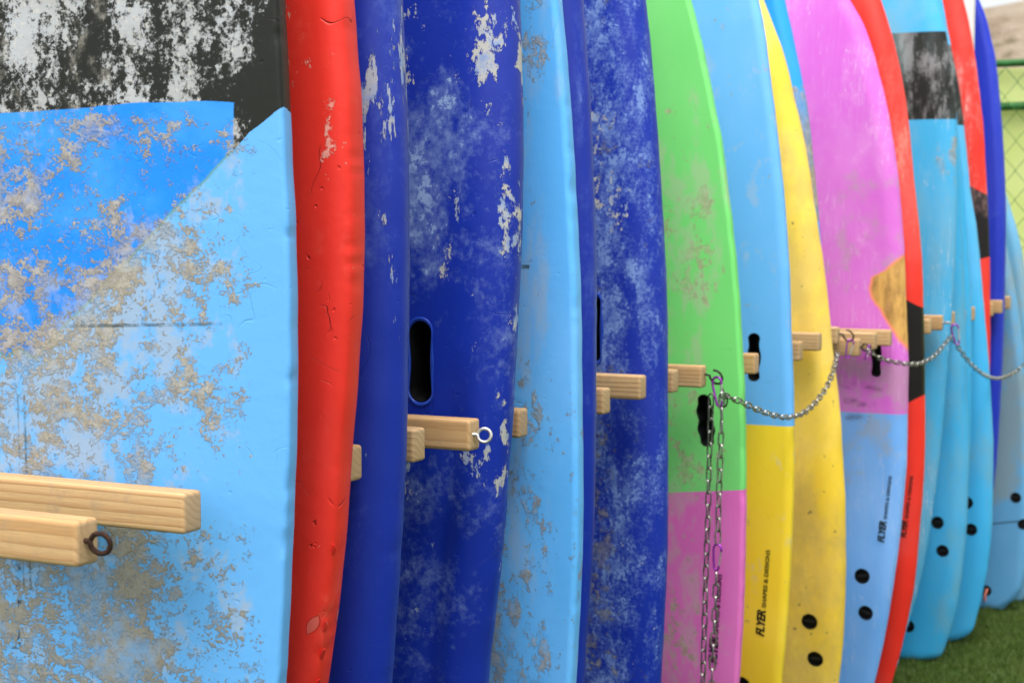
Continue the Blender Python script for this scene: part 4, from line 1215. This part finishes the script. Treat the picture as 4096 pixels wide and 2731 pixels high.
# 18 ---- far red with black panel
B18 = board('surfboard', 5.58, 0.075,
            [(3857, 0), (3877, 98), (3897, 212), (3912, 321), (3926, 436), (3935, 517), (3943, 689), (3953, 880), (3960, 1072), (3960, 1244), (3959, 1417), (3955, 1700), (3940, 2100), (3900, 2450)],
            0.285, 2.42, 0.15, rock=(0.075, 0.022), rf=0.055, rb=0.03, dz=0.014, seed=18)
m18 = skin('red_black_foam_b', red_black(B18, (3880, 744), (3948, 782), (3905, 1040), (3958, 1026)), 340.0, fade=0.1,
           scuff=dict(col=(0.78, 0.45, 0.42, 1), bias=lambda b: b.curve(b.Z, [(1.3, -0.3), (1.45, 0.03), (1.85, 0.06), (2.05, -0.1)]), amt=0.75, scale=9, stretch=0.35), creases=0.3)
finish(B18, m18, 'faded red board with a black panel, next to the white post')

# 19 ---- far dark blue
B19 = board('surfboard', 5.80, 0.075,
            [(3917, 0), (3946, 75), (3963, 149), (3981, 230), (3995, 344), (4004, 436), (4014, 574), (4021, 746), (4024, 898), (4022, 1072), (4018, 1244), (4012, 1417), (4004, 1589), (3990, 1800), (3960, 2050), (3905, 2300), (3850, 2450)],
            0.27, 2.26, 0.13, rock=(0.0625, 0.022), rf=0.030, rb=0.03, dz=0.014, seed=19)
m19 = skin('navy_skin_e', (0.010, 0.030, 0.44, 1), 360.0, fade=0.05, scuff=dict(col=FADE, bias=-0.09, amt=0.4, scale=9), creases=0.2, rough=0.4)
finish(B19, m19, 'far dark blue pointed board beside the lime green fence')

# 20, 21 ---- two short pale boards at the end of the row
tb = [(4025, 985), (4044, 1072), (4067, 1187), (4084, 1300), (4104, 1480), (4118, 1700), (4120, 2000), (4106, 2230), (4090, 2340), (4060, 2395), (4027, 2420)]
B20 = board('surfboard', 6.0, 0.07, tb, 0.27, 1.62, 0.15, rock=(0.075, 0.022), rf=0.03, rb=0.03, dz=0.012, seed=20, tail_T=0.7)
B20.plug(4062, 1990, 0.018); B20.plug(4092, 2097, 0.018); B20.plug(3942, 2362, 0.018)
sl20 = (B20.loc(3973, 2094), B20.loc(4072, 2084))


def marks20(b, c):
    zl = b.curve(b.U, [(-0.27, sl20[0][1] - 0.03), (sl20[0][0], sl20[0][1]), (sl20[1][0], sl20[1][1])])
    w = b.mul(b.step(b.m('ABSOLUTE', b.sub(b.Z, zl)), 0.0022, 0.0036, 1.0, 0.0), b.step(b.U, sl20[1][0] - 0.002, sl20[1][0] + 0.002, 1.0, 0.0))
    return b.mix(b.mul(w, 0.85), c, (0.02, 0.06, 0.09, 1))


m20 = skin('dull_blue_foam_a', (0.10, 0.33, 0.58, 1), 380.0, fade=0.1, film=dict(bias=lambda b: b.curve(b.Z, [(0.3, -0.3), (0.42, 0.02), (1.0, 0.06), (1.6, 0.0)]), amt=0.6, scale=5, stretch=0.6, lo=0.44, hi=0.62, col=(0.25, 0.27, 0.20, 1)), marks=marks20, creases=0.3)
def cord20():
    u, z = B20.loc(3946, 2362)
    y = float(B20.face_y(u, z))
    link('leash_cord', tube('leash_cord', [(u, y + 0.004, z + 0.004), (u - 0.002, y - 0.008, z - 0.004), (u - 0.005, y - 0.010, z - 0.020), (u - 0.004, y - 0.008, z - 0.036)], 0.0045, 8), M_PINK, B20.root)
B20.post.append(cord20)
finish(B20, m20, 'short dull blue board with rounded tail and dark slit, last but one in the row')

tb = [(4026, 775), (4042, 830), (4063, 900), (4084, 986), (4103, 1100), (4128, 1300), (4150, 1700), (4150, 2050), (4130, 2280), (4100, 2380)]
B21 = board('surfboard', 6.17, 0.07, tb, 0.28, 1.78, 0.16, rock=(0.075, 0.022), rf=0.03, rb=0.03, dz=0.014, seed=21)
m21 = skin('dull_blue_foam_b', (0.13, 0.36, 0.56, 1), 400.0, fade=0.1, film=dict(bias=0.04, amt=0.5, scale=5, stretch=0.6, lo=0.44, hi=0.62, col=(0.30, 0.32, 0.25, 1)), creases=0.3)
finish(B21, m21, 'pale greyish blue short board at the far end of the row, nose against the fence')
BOARDS = [B1, B2, B3, B4, B5, B6, B7, B8, B9, B10, B11, B12, B13, B14, B15, B16, B17, B18, B19, B20, B21]

# ------------------------------------------------------------------ rack with its pegs
PW, PH = 0.033, 0.045
BEAM_X = -1.86
rack = tag(empty('board_rack', (BEAM_X, 1.1, 0)), 'pine rack whose horizontal pegs stick out between the boards', 'rack')
def rk(o, x, y, z):
    o.location = (x - BEAM_X, y - 1.1, z); return o
rk(link('beam', bevel_box('beam', 0.045, 2.9, 0.12, 0.004), M_WOODY, rack), BEAM_X, 2.55, 1.06)
rk(link('beam', bevel_box('beam', 0.045, 2.2, 0.12, 0.004), M_WOODY, rack), BEAM_X, 5.15, 1.06)
for y in (1.15, 2.6, 3.98, 4.08, 5.3, 6.2):
    rk(link('upright', bevel_box('upright', 0.07, 0.07, 1.5, 0.004), M_WOODZ, rack), BEAM_X - 0.06, y, 0.75)
# (Y of the front face, px of the tip's far edge, py of its middle, eye)
PEGS = [(1.20, 398, 2157, 'rust'), (1.40, 810, 2038, ''), (1.715, 1452, 1846, ''), (1.87, 1703, 1773, ''), (2.02, 1921, 1733, 'zinc'),
        (2.25, 2114, 1687, ''), (2.57, 2443, 1600, ''), (2.78, 2587, 1546, ''), (2.985, 2715, 1521, ''), (3.15, 2827, 1503, 'hook'),
        (3.43, 3037, 1452, ''), (3.70, 3213, 1402, ''), (3.92, 3289, 1365, ''), (4.20, 3361, 1340, 'hook'), (4.245, 3446, 1388, 'dark'),
        (4.33, 3510, 1362, ''), (4.44, 3570, 1350, ''), (4.775, 3728, 1304, ''), (4.93, 3775, 1290, 'zinc'), (5.10, 3821, 1273, ''),
        (5.245, 3864, 1267, ''), (5.37, 3901, 1254, ''), (5.505, 3938, 1236, ''), (5.64, 3975, 1238, ''), (5.71, 4012, 1226, ''), (5.885, 4044, 1210, '')]
eye_ring = [(0.013 * math.cos(a) , 0.0, 0.013 * math.sin(a)) for a in np.linspace(math.pi * 1.0, math.pi * 2.93, 22)]
EYE_ME = tube('screw_eye', [(-0.040, 0, 0), (-0.030, 0, 0)] + [(p_[0] , 0.0015 * i / 22, p_[2]) for i, p_ in enumerate([(-0.0155, 0, 0)] + eye_ring)], 0.0034, 8)
HOOK_ME = tube('hook', [(-0.035, 0, 0), (-0.016, 0, 0)] + [(0.015 * math.cos(a), 0, 0.015 * math.sin(a)) for a in np.linspace(math.pi, math.pi * 2.62, 18)], 0.0024, 8)
TIPS = []
for i, (Y, px, py, eye) in enumerate(PEGS):
    tip = at_y(px, py, Y + PW)
    x0 = BEAM_X + 0.0225
    Ln = tip.x - x0
    me = bevel_box('peg', Ln, PW, PH, 0.0050 + 0.0015 * random.random(), 3)
    o = link('peg', me, M_WOOD, rack)
    rk(o, (tip.x + x0) / 2, Y + PW / 2, tip.z)
    t = Vector((tip.x, Y + PW / 2, tip.z)); TIPS.append(t)
    if eye:
        mt = {'rust': M_RUST, 'zinc': M_BRIGHT, 'dark': M_DARKIRON, 'hook': M_DARKIRON}[eye]
        e = link('screw_eye', (HOOK_ME if eye == 'hook' else EYE_ME).copy(), mt, o)
        e.scale = ((0.80,) * 3 if eye == 'rust' else (0.74,) * 3) if eye != 'hook' else (1, 1, 1)
        e.location = (Ln / 2 + ({'rust': 0.0150}.get(eye, 0.0150) if eye != 'hook' else 0.026), 0, 0)
        e.rotation_euler = {'rust': (R(12), R(10), R(16)), 'zinc': (R(-8), R(4), R(18)), 'dark': (R(20), 0, 0), 'hook': (R(20), R(10), R(-10))}[eye] if i not in (18,) else (R(80), 0, 0)

# ------------------------------------------------------------------ chains and carabiners
PITCH_C, WR = 0.0255, 0.0019
def link_mesh():
    hl, hwid = PITCH_C / 2 + WR, 0.0056
    pts = []
    s = hl - hwid
    for k in range(9):
        a = -math.pi / 2 + math.pi * k / 8
        pts.append((0, hwid * math.sin(a), s + hwid * math.cos(a)))
    for k in range(9):
        a = math.pi / 2 + math.pi * k / 8
        pts.append((0, hwid * math.sin(a), -s + hwid * math.cos(a)))
    return tube('link', pts, WR, 6, closed=True)
LINK = link_mesh()


def resample(pts, step):
    P = [Vector(p_) for p_ in pts]; out = [P[0].copy()]; acc = 0.0; i = 0; cur = P[0].copy()
    while i < len(P) - 1:
        d = (P[i + 1] - cur).length
        if acc + d >= step:
            cur = cur + (P[i + 1] - cur) * ((step - acc) / d); out.append(cur.copy()); acc = 0.0
        else:
            acc += d; cur = P[i + 1].copy(); i += 1
    return out


def chain(pts, label, mat=M_STEEL, group='security chains', roll0=0.3):
    nodes = resample(pts, PITCH_C)
    root = empty('chain', nodes[0])
    for i in range(len(nodes) - 1):
        a, b = nodes[i], nodes[i + 1]
        d = (b - a)
        qd = d.to_track_quat('Z', 'Y')
        o = link('link', LINK, mat, root)
        o.rotation_mode = 'QUATERNION'
        ro = roll0 + (math.pi / 2 if i % 2 else 0) + random.uniform(-0.25, 0.25)
        from mathutils import Quaternion
        o.rotation_quaternion = qd @ Quaternion((0, 0, 1), ro)
        o.location = (a + b) / 2 - nodes[0]
    return tag(root, label, 'chain', group)


CB_PTS = []
for a in np.linspace(0, math.pi, 10): CB_PTS.append((0.0085 * math.cos(a), 0, 0.016 + 0.0085 * math.sin(a)))
body_pts = [(0.0080, 0, 0.0125)] + CB_PTS + [(-0.0085, 0, 0.010), (-0.0060, 0, -0.010), (-0.0048, 0, -0.019)]
for a in np.linspace(math.pi, math.tau, 8)[1:]: body_pts.append((0.0048 * math.cos(a), 0, -0.019 + 0.0048 * math.sin(a)))
body_pts += [(0.0052, 0, -0.0145)]
CB_BODY = tube('carabiner_frame', body_pts, 0.0021, 8)
CB_GATE = tube('gate', [(0.0080, 0, 0.0125), (0.0053, 0, -0.0145)], 0.0017, 8)


def carabiner(loc, rot, label, scale=1.0):
    root = empty('carabiner', loc); root.rotation_euler = rot; root.scale = (scale,) * 3
    link('carabiner_frame', CB_BODY, M_PURPLE, root); link('gate', CB_GATE, M_BRIGHT, root)
    return tag(root, label, 'carabiner', 'purple carabiners on the chains')


tp = TIPS[9]
eye10 = tp + Vector((0.026, 0, -0.012))
cb1 = eye10 + Vector((0.006, -0.004, -0.018))
carabiner(cb1, (0, R(-8), R(-12)), 'purple carabiner hanging on the hook above the black hand hole', 1.25)
# two strands of one chain hanging in a loop that closes near the turf
YA = cb1.y - 0.003
ptsA = [at_y(px, py, YA) for px, py in ((2845, 1578), (2842, 1700), (2836, 1870), (2832, 2060), (2827, 2200), (2822, 2350), (2818, 2500), (2811, 2731))]
ptsB = [at_y(px, py, YA + 0.004) for px, py in ((2887, 1582), (2886, 1700), (2880, 1870), (2874, 2040), (2871, 2172))]
ptsC = [at_y(px, py, YA + 0.004) for px, py in ((2865, 2284), (2862, 2400), (2856, 2520), (2850, 2650), (2846, 2731))]
bl = ptsA[-1]; br = ptsC[-1]
loop = [bl + Vector((0.0, 0.0, -0.14)), (bl + br) / 2 + Vector((0, 0, -0.165)), br + Vector((0.0, 0, -0.14))]
chain(ptsA + loop + ptsC[::-1], 'long chain strand hanging down over the green and pink board, left of its pair')
chain(ptsB, 'shorter chain strand hanging from the hook to the lower purple carabiner', roll0=0.8)
cbm = (ptsB[-1] + ptsC[0]) / 2
carabiner(cbm, (0, R(4), R(-14)), 'purple carabiner joining the chain low on the pink tail', 1.12)
link_s = [cb1 + Vector((0.004, 0, 0.018)), cb1 + Vector((0.016, 0, -0.006)), cb1 + Vector((0.021, 0, -0.016)), cb1 + Vector((0.018, 0, -0.028)), cb1 + Vector((0.009, 0, -0.031))]
sh = link('wire_hook', tube('wire_hook', link_s, 0.0019, 8), M_DARKIRON)
tag(sh, 'bent dark wire hook beside the upper carabiner, carrying the swag chain', 'hook')
e14 = TIPS[13] + Vector((0.028, 0, -0.014))
cb2 = e14 + Vector((0.002, -0.004, -0.020))
carabiner(cb2, (0, R(12), R(30)), 'purple carabiner on the short hooked peg before the magenta board', 1.0)
def spline(ctrl, n=14):
    P = [at_y(x, y, Y) for x, y, Y in ctrl]; out = []
    for i in range(len(P) - 1):
        p0, p1, p2, p3 = P[max(i - 1, 0)], P[i], P[i + 1], P[min(i + 2, len(P) - 1)]
        for t in np.linspace(0, 1, n, endpoint=False):
            t = float(t)
            out.append(0.5 * ((2 * p1) + (p2 - p0) * t + (2 * p0 - 5 * p1 + 4 * p2 - p3) * t * t + (3 * p1 - p0 - 3 * p2 + p3) * t ** 3))
    return out + [P[-1]]


chain(spline([(2884, 1576, 3.13), (2960, 1605, 3.2), (3040, 1642, 3.3), (3110, 1664, 3.40), (3160, 1668, 3.48), (3215, 1650, 3.60), (3270, 1600, 3.74), (3315, 1530, 3.88), (3340, 1455, 4.0), (3353, 1405, 4.14)]),
      'chain swag looping from the green board across the yellow one', roll0=0.7)
t15 = TIPS[14]
cb3 = t15 + Vector((0.022, -0.004, -0.012))
carabiner(cb3, (R(10), R(20), R(80)), 'purple carabiner seen edge-on at the lower peg on the magenta board', 0.85)
t19 = TIPS[18]
cb4 = t19 + Vector((0.040, 0, -0.034))
carabiner(cb4, (0, R(-10), R(20)), 'carabiner at the peg before the turquoise boards, joining two chain swags', 1.25)
low4 = cb4 + Vector((0.002, 0, -0.028))
chain(spline([(3470, 1400, 4.23), (3520, 1432, 4.28), (3575, 1447, 4.36), (3640, 1456, 4.46), (3690, 1450, 4.58), (3740, 1420, 4.72), (3780, 1375, 4.85), (3801, 1345, 4.93)]),
      'chain swag hanging across the magenta and black-panelled red boards', roll0=0.8)
endp = at_y(4215, 1335, 6.36)
chain(spline([(3806, 1345, 4.94), (3830, 1385, 4.98), (3870, 1440, 5.08), (3910, 1480, 5.2), (3950, 1505, 5.34), (3990, 1513, 5.5), (4030, 1503, 5.66), (4070, 1480, 5.8), (4110, 1445, 5.9), (4160, 1395, 6.1), (4210, 1340, 6.33)]),
      'chain swag hanging across the turquoise boards to the far end', roll0=0.6)
epo = tag(link('end_post', bevel_box('end_post', 0.07, 0.07, 1.35, 0.004), M_WOODZ), 'wooden post at the far end of the rack, outside the row', 'post')
epo.location = (endp.x, 6.40, 0.675)
